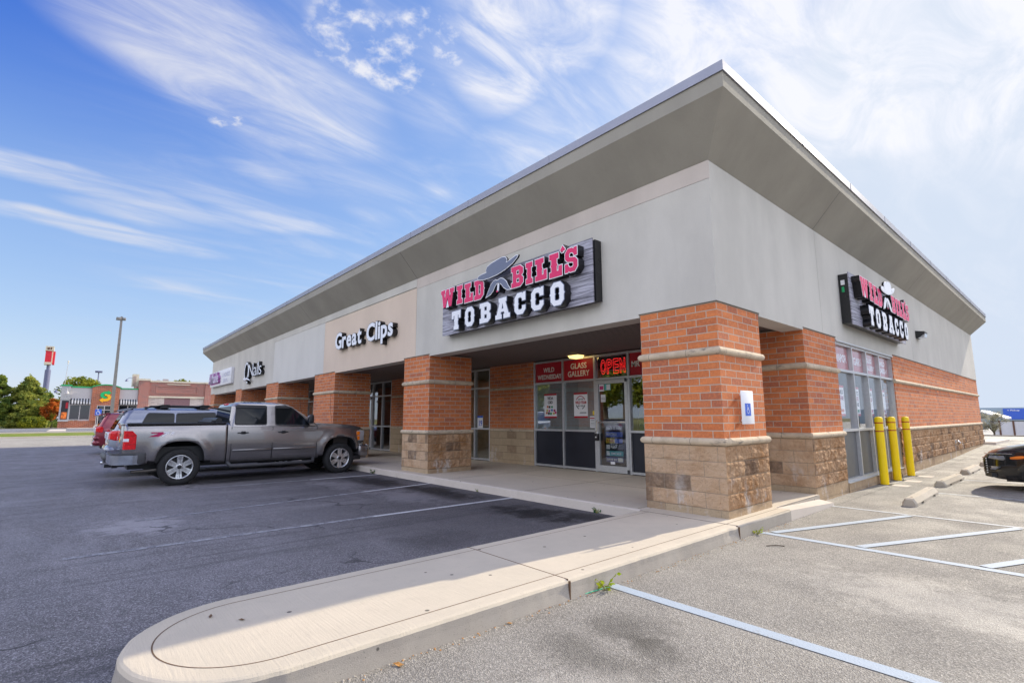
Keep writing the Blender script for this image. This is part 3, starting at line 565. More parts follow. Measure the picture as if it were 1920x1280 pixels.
for a, b in [((.40,.33), (1.29,2.88)), ((1.33,.30), (2.42,2.86)), ((2.36,.30), (3.45,2.84))]: stripe('hatch_line', a, b, .105, MARK_B, -.1425)
# ---------------------------------------------------------------- shopping building
YD, XL = 23.63, -33.26; SET = 3.28
B = thing('shopping_building', 'long brick and grey stucco shop building with deep sloping eaves on a corner', 'building')
FLASH = plain('brown flashing', (.16,.14,.11), .6)
def pillar(x0, x1, y0, y1, nm='brick_pillar', base_lo=0, top=2.845, cap=True):
    m = MB(); m.box(x0, x1, y0, y1, .95, top); p = m.build(nm, BRICK, B)
    return p
def rect_ring(x0, x1, y0, y1, ins): return [(x0-ins, y0-ins), (x1+ins, y0-ins), (x1+ins, y1+ins), (x0-ins, y1+ins)]
def band(x0, x1, y0, y1, z0, z1, pr, parent):
    m = MB(); prof = []; zc, r = (z0+z1)/2, (z1-z0)/2
    for i in range(9):
        a = -pi/2+pi*i/8; prof.append((pr*cos(a)*1.0, zc+r*sin(a)))
    prof = [(-.03, z0)]+prof+[(-.03, z1)]
    rings = [[(p[0], p[1], z) for p in rect_ring(x0, x1, y0, y1, i)] for i, z in prof]
    for a, b in zip(rings, rings[1:]):
        for i in range(4): m.add([a[i], a[(i+1) % 4], b[(i+1) % 4], b[i]], [(0,1,2,3)], 0, True)
    return m.build('stone_band', STONE, parent)
def rough_box(x0, x1, y0, y1, z0, z1, parent, amp=.028, step=.024, mat=BLOCK, sides='fbrl', ph=0):
    per = []
    S4 = {'f': ((x0,y0),(x1,y0),(0,-1)), 'r': ((x1,y0),(x1,y1),(1,0)), 'b': ((x1,y1),(x0,y1),(0,1)), 'l': ((x0,y1),(x0,y0),(-1,0))}
    m = MB(); nz = max(2, int(round((z1-z0)/step)))
    for sd_ in sides:
        a, b, nn = S4[sd_]; L = math.hypot(b[0]-a[0], b[1]-a[1]); n = max(2, int(round(L/step))); vs = []
        ua = a[0] if nn[0] == 0 else a[1]; ub = b[0] if nn[0] == 0 else b[1]
        for j in range(nz+1):
            z = z0+(z1-z0)*j/nz
            for i in range(n+1):
                t = i/n; x = a[0]+(b[0]-a[0])*t; y = a[1]+(b[1]-a[1])*t; u = ua+(ub-ua)*t
                row = math.floor((z-.0975)/.2032+1e-6); uu = (u+.1+(0 if row % 2 == 0 else .2032))/.4064; col = math.floor(uu)
                fz = (z-.0975)/.2032-row; fu = uu-col
                edge = min(fz, 1-fz)*.2032, min(fu, 1-fu)*.4064
                e = min(1, min(edge)/.03)
                hsh = noise.cell(Vector((col*3.1+ph, row*7.7, nn[0]*5+nn[1]*3)))
                d = amp*(.35+.9*noise.noise(Vector((x*6+hsh*9, y*6, z*6)))+.55*noise.noise(Vector((x*19, y*19, z*19+hsh*4)))+.3*noise.noise(Vector((x*45, y*45, z*45))))
                d = max(-.012, d*1.0+.006)*(.15+.85*e)
                if sd_ == 'f': d *= .55
                dc = min(t, 1-t)*L; nx_, ny_ = nn
                if dc < .05 and len(sides) > 1:
                    k = dc/.05; d = d*k+.008*(1-k)
                    ox = (1 if x > (x0+x1)/2 else -1); oy = (1 if y > (y0+y1)/2 else -1)
                    if nn[0] == 0: nx_ = ox*(1-k)
                    else: ny_ = oy*(1-k)
                vs.append((x+nx_*d, y+ny_*d, z))
        m.add(vs, [(j*(n+1)+i, j*(n+1)+i+1, (j+1)*(n+1)+i+1, (j+1)*(n+1)+i) for j in range(nz) for i in range(n)], 0, False)
    return m.build('block_base', mat, parent, fixn=False)
def full_pillar(x0, x1, y0, y1, rough=True, low=-.02, parts='fbrl', step=.024, ph=0):
    p = pillar(x0, x1, y0, y1)
    band(x0, x1, y0, y1, .915, 1.015, .048, p); band(x0, x1, y0, y1, 2.125, 2.225, .042, p)
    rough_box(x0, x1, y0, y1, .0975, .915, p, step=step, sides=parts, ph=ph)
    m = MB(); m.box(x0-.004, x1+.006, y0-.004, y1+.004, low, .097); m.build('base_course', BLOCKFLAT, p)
    m = MB(); m.box(x0-.018, x1+.018, y0-.018, y1+.01, 2.8455, 2.8555); m.build('flashing', FLASH, p)
    return p
full_pillar(-1.22, 0, 0, 1.30, step=.02)
full_pillar(-8.54, -7.297, 0, 1.257, ph=3, parts='frl')
for k, (a, b) in enumerate([(-15.06, -13.207), (-21.10, -19.338), (-26.75, -25.537), (-33.24, -32.144)]): full_pillar(a, b, 0, 1.257, step=.05, ph=5+k, parts='frl')
full_pillar(-1.1, 0, 3.10, 4.793, low=-.2, ph=11, step=.022, parts='fr')
# side wall behind the side windows
p = pillar(-.25, 0, 9.15, YD, 'brick_wall')
m = MB(); 
def half_band(y0, y1, z0, z1, pr, parent, x=0):
    m = MB(); prof = [(pr*cos(-pi/2+pi*i/8), (z0+z1)/2+(z1-z0)/2*sin(-pi/2+pi*i/8)) for i in range(9)]
    m.add([(x+a, y0, z) for a, z in prof]+[(x+a, y1, z) for a, z in prof], [(i, i+1, 9+i+1, 9+i) for i in range(8)], 0, True)
    m.add([(x+a, y0, z) for a, z in prof]+[(x-.05, y0, z1), (x-.05, y0, z0)], [list(range(11))]); m.add([(x+a, y1, z) for a, z in prof]+[(x-.05, y1, z1), (x-.05, y1, z0)], [list(range(11))[::-1]])
    return m.build('stone_band', STONE, parent)
half_band(9.12, YD+.04, .915, 1.015, .048, p); half_band(9.10, YD+.04, 2.125, 2.225, .045, p)
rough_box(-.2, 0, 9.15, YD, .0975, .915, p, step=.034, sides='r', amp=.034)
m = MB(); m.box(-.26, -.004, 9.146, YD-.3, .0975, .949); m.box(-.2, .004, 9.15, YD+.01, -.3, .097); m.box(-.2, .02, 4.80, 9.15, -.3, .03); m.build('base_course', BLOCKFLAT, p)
m = MB(); m.box(-.2, .018, 9.16, YD+.018, 2.8455, 2.8555); m.build('flashing', FLASH, p)
# upper stucco walls, front and side
ZT = 4.872
m = MB()
# front, panel by panel (3 mm reveals between panels), thin proud skins over one core
m.box(XL, -.30, .01, .34, 2.80, ZT, 0)
m.box(-.34, -.01, .01, YD, 2.803, ZT, 0)
core = m.build('stucco_wall', STUCCO, B)
def skin(x0, x1, z0, z1, mat): m = MB(); m.box(x0, x1, -.014, .0095, z0, z1); return m.build('stucco_panel', mat, core)
ZS = 4.60
for a, b, mt in ((-7.29, -1.227, STUCCO), (-13.2, -8.547, STUCCO_TAN), (-19.33, -15.067, STUCCO_PALE), (-25.53, -21.107, STUCCO), (-32.137, -26.757, STUCCO)): m = MB(); m.box(a, b, -.0135, .0095, 2.801, 2.8558); m.build('stucco_edge', mt, core)
for a, b in ((1.307, 3.093), (4.80, 9.143)): m = MB(); m.box(-.0095, .0135, a, b, 2.804, 2.8558); m.build('stucco_edge', STUCCO, core)
skin(-7.955, .014, 2.856, ZS, STUCCO); skin(-14.26, -7.965, 2.856, ZS+.03, STUCCO_TAN); skin(-20.17, -14.27, 2.856, ZS+.05, STUCCO_PALE); skin(XL, -20.18, 2.856, ZT-.002, STUCCO)
skin(-7.955, .014, ZS+.006, ZT-.002, STUCCO_STRIP); skin(-20.17, -7.965, ZS+.06, ZT-.002, STUCCO)
for (y0, y1) in ((.0, 4.095), (4.105, 11.555), (11.565, YD+.014)):
    m = MB(); m.box(-.0095, .014, max(y0, .0097), y1, 2.856, ZT-.002); m.build('stucco_panel', STUCCO, core)
# eave: sloping soffit, fascia, coping
OV, Z1, Z2, Z3 = .534, 5.478, 5.71, 5.83
def ring4(o): return [(XL-o, -o), (o, -o), (o, YD+o), (XL-o, YD+o)]
def ringmesh(rings, name, mat, mi=None):
    m = MB()
    for (ra, za), (rb, zb) in zip(rings, rings[1:]):
        a = [(p[0], p[1], za) for p in ring4(ra)]; b = [(p[0], p[1], zb) for p in ring4(rb)]
        for i in range(4): m.add([a[i], a[(i+1) % 4], b[(i+1) % 4], b[i]], [(0,1,2,3)])
    return m
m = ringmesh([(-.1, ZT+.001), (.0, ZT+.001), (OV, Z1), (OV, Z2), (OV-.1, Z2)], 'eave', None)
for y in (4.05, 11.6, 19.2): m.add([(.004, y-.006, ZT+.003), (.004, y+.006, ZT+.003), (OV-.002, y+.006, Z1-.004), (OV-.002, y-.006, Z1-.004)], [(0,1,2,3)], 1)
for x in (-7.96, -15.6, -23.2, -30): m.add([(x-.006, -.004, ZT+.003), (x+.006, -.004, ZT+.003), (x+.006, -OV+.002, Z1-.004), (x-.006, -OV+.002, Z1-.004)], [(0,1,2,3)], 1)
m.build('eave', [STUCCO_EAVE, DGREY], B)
m = ringmesh([(OV-.05, Z2-.02), (OV+.022, Z2-.02), (OV+.022, Z3), (OV-.35, Z3+.02)], 'coping', None)
m.add([(p[0], p[1], Z3-.03) for p in ring4(OV-.06)], [(0,1,2,3)])
for i in range(14):
    x = -2.6-2.4*i; m.box(x-.02, x+.02, -OV-.026, -OV-.01, Z2-.018, Z3+.002)
for i in range(9):
    y = 2.2+2.5*i; m.box(OV+.01, OV+.026, y-.02, y+.02, Z2-.018, Z3+.002)
m.build('coping', COPING, B)
# rear and left outer walls, inner shell
m = MB(); m.box(XL, -.3, YD-.25, YD-.002, -.3, ZT); m.build('rear_wall', STUCCO, B)
m = MB(); m.box(XL+.002, XL+.25, 3.3, YD-.26, -.3, ZT); m.build('end_wall', STUCCO, B)
# walk ceiling
m = MB(); m.box(XL+.01, -.02, .345, SET+.12, 2.875, 2.90)
n_ = 0
y = .40
while y < SET-.02: m.box(XL+.02, -.345, y, y+.008, 2.868, 2.8745, 1); y += .10
m.build('ceiling_planks', [SOFFIT, INNERD], B)
m = MB(); m.box(-.33, -.02, 1.31, 3.09, 2.86, 2.872)
for i in range(4): m.box(-.30+.07*i, -.295+.07*i, 1.32, 3.08, 2.855, 2.8595, 1)
m.build('ceiling_planks', [SOFFIT, INNERD], B)
# recessed shopfront wall: brick piers between shopfronts
def pier(x0, x1):
    p = pillar(x0, x1, SET-.02, SET+.2, 'brick_wall', top=2.868)
    m = MB(); m.box(x0+.001, x1-.001, SET-.035, SET+.1, .915, .985); m.build('stone_band', STONE, p)
    m = MB(); m.box(x0+.001, x1-.001, SET-.035, SET+.1, 2.13, 2.195); m.build('stone_band', STONE, p)
    m = MB(); m.box(x0, x1, SET-.024, SET+.2, -.02, .9149); m.build('block_base', BLOCKFLAT, p)
for a, b in [(-9.06, -7.08), (-15.52, -13.6), (-21.8, -19.2), (-28.6, -27.2), (-33.0, -32.2), (-2.4, -1.103)]: pier(a, b)
FT = .05
def frame_bars(m, verts, hors, t=FT, d=.11, plane=SET, face='front'):
    for x, z0, z1 in verts:
        if face == 'front': m.box(x-t/2, x+t/2, plane-.02, plane+d, z0, z1)
        else: m.box(plane-d, plane+.02, x-t/2, x+t/2, z0, z1)
    for z, x0, x1 in hors:
        if face == 'front': m.box(x0, x1, plane-.017, plane+d-.003, z-t/2, z+t/2)
        else: m.box(plane-d+.003, plane+.017, x0, x1, z-t/2, z+t/2)
def pane(parent, x0, x1, z0, z1, mat, plane=SET+.03, face='front', nm='pane'):
    m = MB()
    if face == 'front': m.box(x0, x1, plane, plane+.008, z0, z1)
    else: m.box(plane-.008, plane, x0, x1, z0, z1)
    return m.build(nm, mat, parent)
def shopfront(name, xs, door=None, lower=None, left_to=None, top=2.845, zrail=(.97, 2.235), film=()):
    m = MB(); x0, x1 = xs[0], xs[-1]
    vb = [(x, 0.0, top) for x in xs]
    hb = []
    for a, b in zip(xs, xs[1:]):
        hb += [(top-.03, a+.025, b-.025)]
        if door and a == door[0]: hb += [(2.235, a+.025, b-.025)]
        else: hb += [(.04, a+.025, b-.025)]+[(z, a+.025, b-.025) for z in zrail]
    frame_bars(m, vb, hb); f = m.build(name, METAL, B)
    for a, b in zip(xs, xs[1:]):
        if door and a == door[0]: pane(f, a+.025, b-.025, 2.26, top-.055, GLASS); continue
        pane(f, a+.025, b-.025, .065, zrail[0]-.025, lower or GLASS)
        pane(f, a+.025, b-.025, zrail[0]+.025, zrail[1]-.025, GLASS); pane(f, a+.025, b-.025, zrail[1]+.025, top-.055, GLASS)
    if door:
        a, b = door; m = MB(); d0 = SET-.005; y0, y1 = d0-.02, d0+.045
        L, R_, t = a+.03, b-.03, .085
        m.box(L, L+t, y0, y1, .012, 2.20); m.box(R_-t, R_, y0, y1, .012, 2.20); m.box(L+t, R_-t, y0+.001, y1-.001, .012, .16); m.box(L+t, R_-t, y0+.001, y1-.001, 2.11, 2.199)
        dr = m.build('door', METAL, B); pane(dr, L+t, R_-t, .16, 2.11, GLASS, d0+.01)
        m = MB(); m.tube([(L+.12, y0-.05, 1.18), (R_-.06, y0-.05, 1.18)], .011); m.tube([(L+.06, y0-.06, .92), (L+.06, y0-.06, 1.22)], .011); m.tube([(L+.06, y0-.06, 1.22), (L+.06, y0, 1.22)], .009); m.tube([(L+.06, y0-.06, .92), (L+.06, y0, .92)], .009)
        m.box(L+.10, L+.13, y0-.055, y0+.004, 1.165, 1.195); m.box(R_-.075, R_-.045, y0-.055, y0+.004, 1.165, 1.195); m.build('handle', CHROME, dr)
        m = MB(); m.box(R_-.05, R_-.01, y0-.03, y0, .02, .10); m.box(R_-.05, R_-.01, y0-.03, y0, 2.13, 2.21); m.build('hinge', DGREY, dr)
        return f, dr
    return f, None
fA, doorA = shopfront('shopfront_window', [-7.05, -5.965, -4.875, -3.86, -2.42], (-4.875, -3.86), DKFILM)
fB, _ = shopfront('shopfront_window', [-13.55, -12.6, -11.7, -10.8, -9.86, -9.08], (-12.6, -11.7))
fC, doorC = shopfront('shopfront_window', [-19.15, -18.2, -17.25, -16.34, -15.54], (-18.2, -17.25), zrail=(.985, 2.24))
fD, _ = shopfront('shopfront_window', [-27.2, -26.2, -25.3, -24.4, -23.4, -22.4, -21.82], (-26.2, -25.3))
fE, _ = shopfront('shopfront_window', [-32.2, -31.2, -30.3, -29.4, -28.62], (-31.2, -30.3))
for o_ in (fB, fC, fD, fE): pass
# side shopfront window
PX = -.04; ys = [4.80+.03, 5.90, 6.93, 7.97, 9.12]
m = MB(); frame_bars(m, [(y, .03, 2.78) for y in ys], [(z, a+.025, b-.025) for a, b in zip(ys, ys[1:]) for z in (.065, 1.02, 2.215, 2.755)], plane=PX, face='side'); fS = m.build('side_window', METAL, B)
m = MB(); m.box(PX-.06, .035, 4.80, 9.14, .0305, .042); m.build('sill', METAL, fS); m = MB(); m.box(-.12, .028, 4.8, 9.14, 2.775, 2.80); m.build('head', METAL, fS)
for a, b in zip(ys, ys[1:]):
    pane(fS, a+.025, b-.025, .09, .995, GFILM, PX-.045, 'side'); pane(fS, a+.025, b-.025, 1.045, 2.19, GLASS_SIDE, PX-.045, 'side'); pane(fS, a+.025, b-.025, 2.24, 2.73, GLASS_SIDE, PX-.045, 'side')
# interior: floor, ceiling, back and party walls
m = MB(); m.box(XL+.26, -1.12, SET+.25, 12, -.03, -.004); m.box(-1.11, -.3, 4.81, 12, -.03, -.004); m.build('interior_floor', INNER, B)
m = MB(); m.box(XL+.26, -.36, SET+.22, 12, 2.93, 2.95); m.build('interior_ceiling', INNER, B)
m = MB(); m.box(XL+.26, -.35, 12, 12.1, -.02, 2.93)
for x in (-7.95, -14.26, -20.17, -28): m.box(x-.06, x+.06, SET+.22, 11.99, -.003, 2.929)
m.build('interior_wall', INNER, B)
m = MB(); m.box(-1.7, -1.68, 4.9, 9.4, 0, 2.9); m.build('interior_wall', INNERD, B)
for x, y in ((-10.4, 5.6), (-11.6, 7.6), (-9.3, 7.8)):
    m = MB(); m.box(x-.6, x+.6, y-.15, y+.15, 2.90, 2.925); m.build('ceiling_panel_lamp', emis('yellow lamp', (1,.75,.2), 1.6) if x == -10.4 else bpy.data.materials['yellow lamp'], B)
# shelving inside the shops
SHC = [plain('stock colour', c, .5) for c in ((.5,.08,.05), (.08,.2,.5), (.6,.5,.1), (.6,.6,.6), (.1,.4,.2), (.05,.05,.06))]
for k, (x, y, w_, lb) in enumerate([(-4.25, 5.4, 1.5, 'stocked metal shelf seen through the glass entrance door'), (-9.9, 6.2, 1.6, 'stocked shelf inside, left of the nearer storefront brick wall'), (-16.6, 5.6, 2.0, 'stocked shelf inside the salon windows with the tall panes'), (-5.6, 7.4, 1.6, 'stocked shelf deep inside behind the poster windows'), (-24.9, 5.2, 1.6, 'stocked shelf inside the far shop between the pillars')]):
    t = thing('display_shelf', lb, 'shelf', (x, y, 0)); m = MB(); m.box(-w_/2, w_/2, .2, .24, 0, 2.0); m.box(-w_/2-.03, -w_/2, -.2, .24, 0, 2.0); m.box(w_/2, w_/2+.03, -.2, .24, 0, 2.0)
    for z in (.1,.5,.9,1.3,1.7): m.box(-w_/2, w_/2, -.2, .199, z, z+.03)
    m.build('rack', INNER, t); R5 = random.Random(k)
    for z in (.13,.53,.93,1.33,1.73):
        m = MB(); u = -w_/2+.03
        while u < w_/2-.12: q = R5.uniform(.06,.16); m.box(u, u+q, -.17, R5.uniform(-.05,.1), z, z+R5.uniform(.14,.3), R5.randrange(6)); u += q+.012
        m.build('stock', SHC, t)
t = thing('step_ladder', 'metal folding stool behind the glass left of the recessed brick wall', 'stool', (-9.45, 4.0, 0)); m = MB()
for a in (-.2,.2): m.tube([(a,-.25,0),(a*.7,0,.85)], .014, 8); m.tube([(a,.25,0),(a*.7,0,.85)], .014, 8)
m.tube([(-.18,-.2,.2),(.18,-.2,.2)], .01, 6); m.tube([(-.17,-.14,.42),(.17,-.14,.42)], .01, 6); m.build('frame', CHROME, t); m = MB(); m.bbox(-.2,.2,-.12,.12,.85,.90,.015); m.build('seat', BLACK, t)
# soffit lamp
t = thing('ceiling_light', 'lit square yellow light under the covered walk in front of the door', 'light', (-5.25, 3.02, 2.868))
m = MB(); m.box(-.2, .2, -.15, .15, -.02, -.001); m.build('plate', METAL, t)
m = MB(); m.prism([(-.17,-.02),(-.11,-.09),(.11,-.09),(.17,-.02)], 'y', -.12, .12); m.build('lamp_shade', emis('warm lamp glass', (1,.68,.22), .9), t)
# numbers above the hair salon door
text('door_number', '494', -17.68, 2.42, .28, .16, SET-.03, 'front', WHITE, fC)
# ---------------------------------------------------------------- shop signs
def sign(face, O, k, group):
    """all coordinates on the front sign; side copy shifted by O"""
    isF = face == 'front'
    lab = ('large plank-look shop sign with pink and white western letters above the covered walk' if isF else 'plank-look shop sign with a white hat on the sunlit side wall above the windows')
    ox, pl = O
    r = thing('shop_sign', lab, 'sign', (ox+2.2, -.014, 3.12) if isF else (.014, ox+2.2, 3.12), group=group)
    def bx(m, u0, u1, d0, d1, z0, z1, mi=0):
        if isF: m.box(ox+u0, ox+u1, -d1, -d0, z0, z1, mi)
        else: m.box(d0, d1, ox+u0, ox+u1, z0, z1, mi)
    def fix(o): o.location = -Vector(r.location); return o
    Wd = 4.47; zb, zt = 3.15, 4.24
    m = MB(); bx(m, 0, Wd, .19, .21, zb, zt); fix(m.build('board', WOOD, r))
    m = MB(); bx(m, .06, Wd-.05, .155, .1895, zb+.05, zt-.05); bx(m, .0, .05, .02, .189, zb+.03, zt-.03); bx(m, Wd-.02, Wd+.03, .02, .17, zb+.03, zt-.03)
    bx(m, .05, Wd-.02, .02, .15, zb+.03, zb+.06); bx(m, .05, Wd-.02, .02, .15, zt-.06, zt-.03); fix(m.build('cabinet', LBLACK, r))
    if not isF:
        m = MB(); bx(m, -.012, -.001, .06, .13, 3.98, 4.08); c = m.build('switch_box', WHITE, r); fix(c)
        m = MB(); bx(m, -.012, -.001, .07, .115, 3.83, 3.94); c = m.build('green_sticker', GREEN, r); fix(c)
    PK, WH, HT = (PINK, SIGNW, GREYHAT)
    def letter(g, x, z, w, h, facem, border, depth=.36, d0=.2105, nm='letter'):
        L_ = glyph(nm, g, ox+x, z, w, h, 0, face, LBLACK, r, d0, depth, off=.012); fix(L_)
        b = glyph('letter_border', g, ox+x, z, w, h, 0, face, border, L_, depth+.0005, depth+.004, off=.010)
        c = glyph('letter_face', g, ox+x, z, w, h, 0, face, facem, L_, depth+.0045, depth+.008, off=-.004); return L_
    X0 = -6.42
    for g, a, b, z, h in [('W', -6.26, -5.74, 3.74, .41), ('I', -5.64, -5.42, 3.73, .41), ('L', -5.35, -5.04, 3.71, .41), ('D', -5.00, -4.66, 3.70, .41),
                       ('B', -3.82, -3.48, 3.72, .41), ('I', -3.41, -3.225, 3.71, .41), ('L', -3.16, -2.86, 3.71, .41), ('L', -2.80, -2.49, 3.69, .43), ('S', -2.43, -2.14, 3.70, .42), ("'", -2.53, -2.44, 4.085, .13)]:
        letter(g, a-X0, z, b-a, h, PK, SIGNW)
    for g, a, b in [('T', -5.82, -5.48), ('O', -5.32, -4.98), ('B', -4.81, -4.45), ('A', -4.30, -3.86), ('C', -3.73, -3.42), ('C', -3.27, -2.95), ('O', -2.78, -2.44)]:
        letter(g, a-X0, 3.185, b-a, .415, WH, GREYHAT)
    letter('HAT', -4.83-X0, 4.06, 1.25, .33, HT if isF else SIGNW, SIGNW, .40, .361, nm='hat_emblem')
    m = MB()
    letter('MUST', -4.60-X0, 3.70, .76, .30, HT if isF else SIGNW, SIGNW, nm='moustache_emblem')
    letter('CIG', -4.25-X0, 3.76, .07, .16, SIGNW, GREYHAT, nm='cigarette_emblem')
    m = MB(); bx(m, -4.262-X0, -4.215-X0, .371, .374, 3.735, 3.765); c = m.build('ember', PINK, r); fix(c)
    return r
sign('front', (-6.42, 0), 1, 'plank-look shop signs'); sign('side', (5.33-.02, 0), 1, 'plank-look shop signs')
def channel_letters(root, s, x0, z0, x1, zt, mats, depth=.16, tip=.004, bold=.02, sx=1.0, xscale=None):
    """separate raised letters in default type, fitted to a line from x0 to x1 with cap height zt-z0"""
    glyphs = []; adv = 0
    for ch in s:
        if ch == ' ': adv += .32; continue
        me, bb, _ = text_mesh(ch, bold=bold); glyphs.append((me, bb, adv)); adv += (bb[1]-bb[0])+.055
    tot = adv-.055; kx = (x1-x0)/tot; kz = (zt-z0)/.73
    for me, bb, a in glyphs:
        L_ = None
        base = [v.co.copy() for v in me.vertices]
        for nm, d0, d1, mt in (('letter', .02, depth, mats[0]), ('letter_face', depth+.001, depth+tip, mats[1])):
            m2 = me.copy() 
            for v, c in zip(m2.vertices, base):
                cx, cy = (bb[0]+bb[1])/2, (bb[2]+bb[3])/2
                sc = 1.0 if nm == 'letter_face' else 1.06
                x = (c.x-cx)*sc+cx; y = (c.y-cy)*sc+cy
                v.co = (x0+(x-bb[0]+a)*kx-root.location.x, -(d0+(c.z+.5)*(d1-d0))-root.location.y, z0+y*kz-root.location.z)
            m2.materials.clear(); m2.materials.append(mt)
            for p in m2.polygons: p.material_index = 0
            m2.name = nm; o = bpy.data.objects.new(nm, m2); COL.objects.link(o); o.parent = L_ or root
            if L_ is None: L_ = o
t = thing('letter_sign', 'white raised script-free letters with black sides on the tan stucco panel', 'sign', (-11, -.02, 3.4))
t['label'] = 'white rounded shop lettering with thick black sides on the tan stucco panel'
channel_letters(t, 'Great', -12.90, 3.545, -10.90, 4.06, (LBLACK, SIGNW), bold=.03); channel_letters(t, 'Clips', -10.56, 3.53, -8.93, 4.04, (LBLACK, SIGNW), bold=.03)
SHAD = plain('pale blue backing outline', (.33,.38,.62), .5)
t = thing('letter_sign', 'slim black-edged white nail salon lettering on the grey stucco near the far end', 'sign', (-23, -.02, 3.3))
channel_letters(t, 'Q', -24.55, 3.20, -23.75, 4.16, (LBLACK, SIGNW), bold=-.012); channel_letters(t, 'Nails', -23.75, 3.34, -21.5, 3.99, (LBLACK, SIGNW), bold=-.008)
m = MB(); m.tube([(-24.45+23, -.18, 3.30-3.3), (-24.1+23, -.18, 3.20-3.3), (-23.7+23, -.18, 3.24-3.3), (-23.2+23, -.18, 3.14-3.3)], [.02,.05,.05,.015], 8, 0); m.build('swash', SIGNW, t)
t = thing('banner_sign', 'white rectangular sign box with purple lettering at the far left end of the stucco', 'sign', (-30, -.014, 3.2))
m = MB(); m.bbox(-2.75, 2.65, -.16, 0, .05, .93, .01); m.build('board', WHITE, t)
PURP = plain('purple letter', (.45,.16,.42), .4)
m = MB(); m.box(-2.5, .1, -.166, -.1605, .16, .28); m.build('purple_bar', PURP, t)
for s_, x_, z_, w_, h_, mt in (('Al Mobile', -2.6, .22, 2.7, .62, PURP), ('LADIES', .45, .50, 2.0, .24, plain('faded letter', (.62,.62,.72), .5)), ('SPA', .75, .16, 1.2, .24, bpy.data.materials['faded letter'])):
    text('lettering', s_, x_, z_, w_, h_, -.1665 if mt != PURP else -.168, 'front', mt, t, depth=.12 if mt == PURP else .004, bold=.02)
    if mt == PURP: text('lettering_face', s_, x_, z_, w_, h_, -.289, 'front', plain('lilac white', (.70,.66,.80), .4), t, depth=.004, bold=.015)
# side wall lamp
t = thing('wall_lamp', 'small black wedge wall lamp with a clear lens on the shaded side wall', 'lamp', (.014, 12.35, 3.70))
m = MB(); m.prism([(0,-.12),(.05,-.12),(.22,.02),(.22,.06),(.0,.10)], 'y', -.19, .19); 
vs = m.v[:]; m.v = [(v[0], v[1], v[2]) for v in vs]; m.build('housing', BLACK, t)
m = MB(); m.prism([(.055,-.125),(.20,-.10),(.225,.0)], 'y', -.17, .17); m.build('lens', LENS, t)
# accessible parking sign on the corner pillar
t = thing('parking_sign', 'white and blue wheelchair parking sign standing off the corner brick pillar', 'sign', (.1, .51, 1.42))
m = MB(); m.bbox(-.004, .004, -.185, .185, -.225, .225, .003); m.box(-.09, -.0045, -.02, .02, .16, .19); m.box(-.09, -.0045, -.02, .02, -.19, -.16); m.build('plate', WHITE, t)
m = MB(); m.box(.0045, .0055, -.085, .085, -.115, .055); bl = m.build('blue_square', BLUE, t)
def wheelchair(parent, cx, cz, s, x, nm='wheelchair_symbol', mat=SIGNW):
    m = MB(); P = lambda a: (x, cx+a[0]*s, cz+a[1]*s)
    m.lathe([(.0001, 0), (.085*s, 0), (.0001, .001)], (x, cx-.12*s, cz+.78*s), 'x', 14)
    for pts, r in (([(-.12,.62),(-.08,.18)], .045), ([(-.10,.42),(.22,.42)], .035), ([(-.08,.18),(.22,.16),(.36,-.28),(.46,-.24)], .045)):
        m.tube([P(p) for p in pts], r*s, 6)
    arc = [(-.02+.36*cos(a), -.12+.36*sin(a)) for a in [radians(115+i*15) for i in range(15)]]
    m.tube([P(p) for p in arc], .038*s, 6); o = m.build(nm, mat, parent); return o
wheelchair(bl, 0, -.04, .085, .006)
# ---------------------------------------------------------------- window graphics
def poster(name, label, cat, x0, x1, z0, z1, col, plane=SET+.024, face='front', group=None):
    c = ((x0+x1)/2, plane, z0) if face == 'front' else (plane, (x0+x1)/2, z0)
    t = thing(name, label, cat, c, group=group); m = MB()
    if face == 'front': m.box(x0-c[0], x1-c[0], 0, .004, 0, z1-z0)
    else: m.box(-.004, 0, x0-c[1], x1-c[1], 0, z1-z0)
    m.build('sheet', col, t); t['_u'] = c[0] if face == 'front' else c[1]; return t
def ptext(t, s, u0, z, w, h, mat, face='front', nm='lettering', bold=.02, dp=.002, off=.0005):
    p = -off if face == 'front' else off
    return text(nm, s, u0-t['_u'], z-t.location.z, w, h, p, face, mat, t, depth=dp, bold=bold)
def pbox(t, u0, u1, z0, z1, mat, nm='stripe', face='front', d=.002):
    m = MB(); u = t['_u']; z = t.location.z
    if face == 'front': m.box(u0-u, u1-u, -d, -.0004, z0-z, z1-z)
    else: m.box(.0004, d, u0-u, u1-u, z0-z, z1-z)
    return m.build(nm, mat, t)
TXT = plain('poster black ink', (.03,.03,.03), .6); LW = plain('cream lettering', (.72,.70,.62), .5)
GRP = 'red window banners over the covered shopfront'
t = poster('window_banner', 'red banner reading wild wednesday at the left end of the covered shopfront', 'banner', -7.02, -5.99, 2.26, 2.79, RED, group=GRP)
ptext(t, 'WILD', -6.72, 2.53, .42, .13, LW); ptext(t, 'WEDNESDAY', -6.95, 2.34, .92, .13, LW, bold=.03)
t = poster('window_banner', 'red banner reading glass gallery beside the neon open sign', 'banner', -5.94, -4.90, 2.26, 2.79, RED, group=GRP)
ptext(t, 'GLASS', -5.70, 2.55, .55, .15, LW); ptext(t, 'GALLERY', -5.80, 2.35, .74, .15, LW)
t = poster('window_banner', 'red banner starting with MR partly hidden by the corner pillar', 'banner', -3.83, -2.45, 2.26, 2.79, RED, group=GRP)
ptext(t, 'MR', -3.78, 2.46, .24, .14, LW, bold=.03); ptext(t, 'STAR', -3.48, 2.46, .5, .14, LW)
for a, b in ((-7.02,-5.99), (-5.94,-4.9)):
    m = MB(); m.box(a, b, SET+.040, SET+.046, .98, 2.27); m.build('grey_blind', FILM, fA)
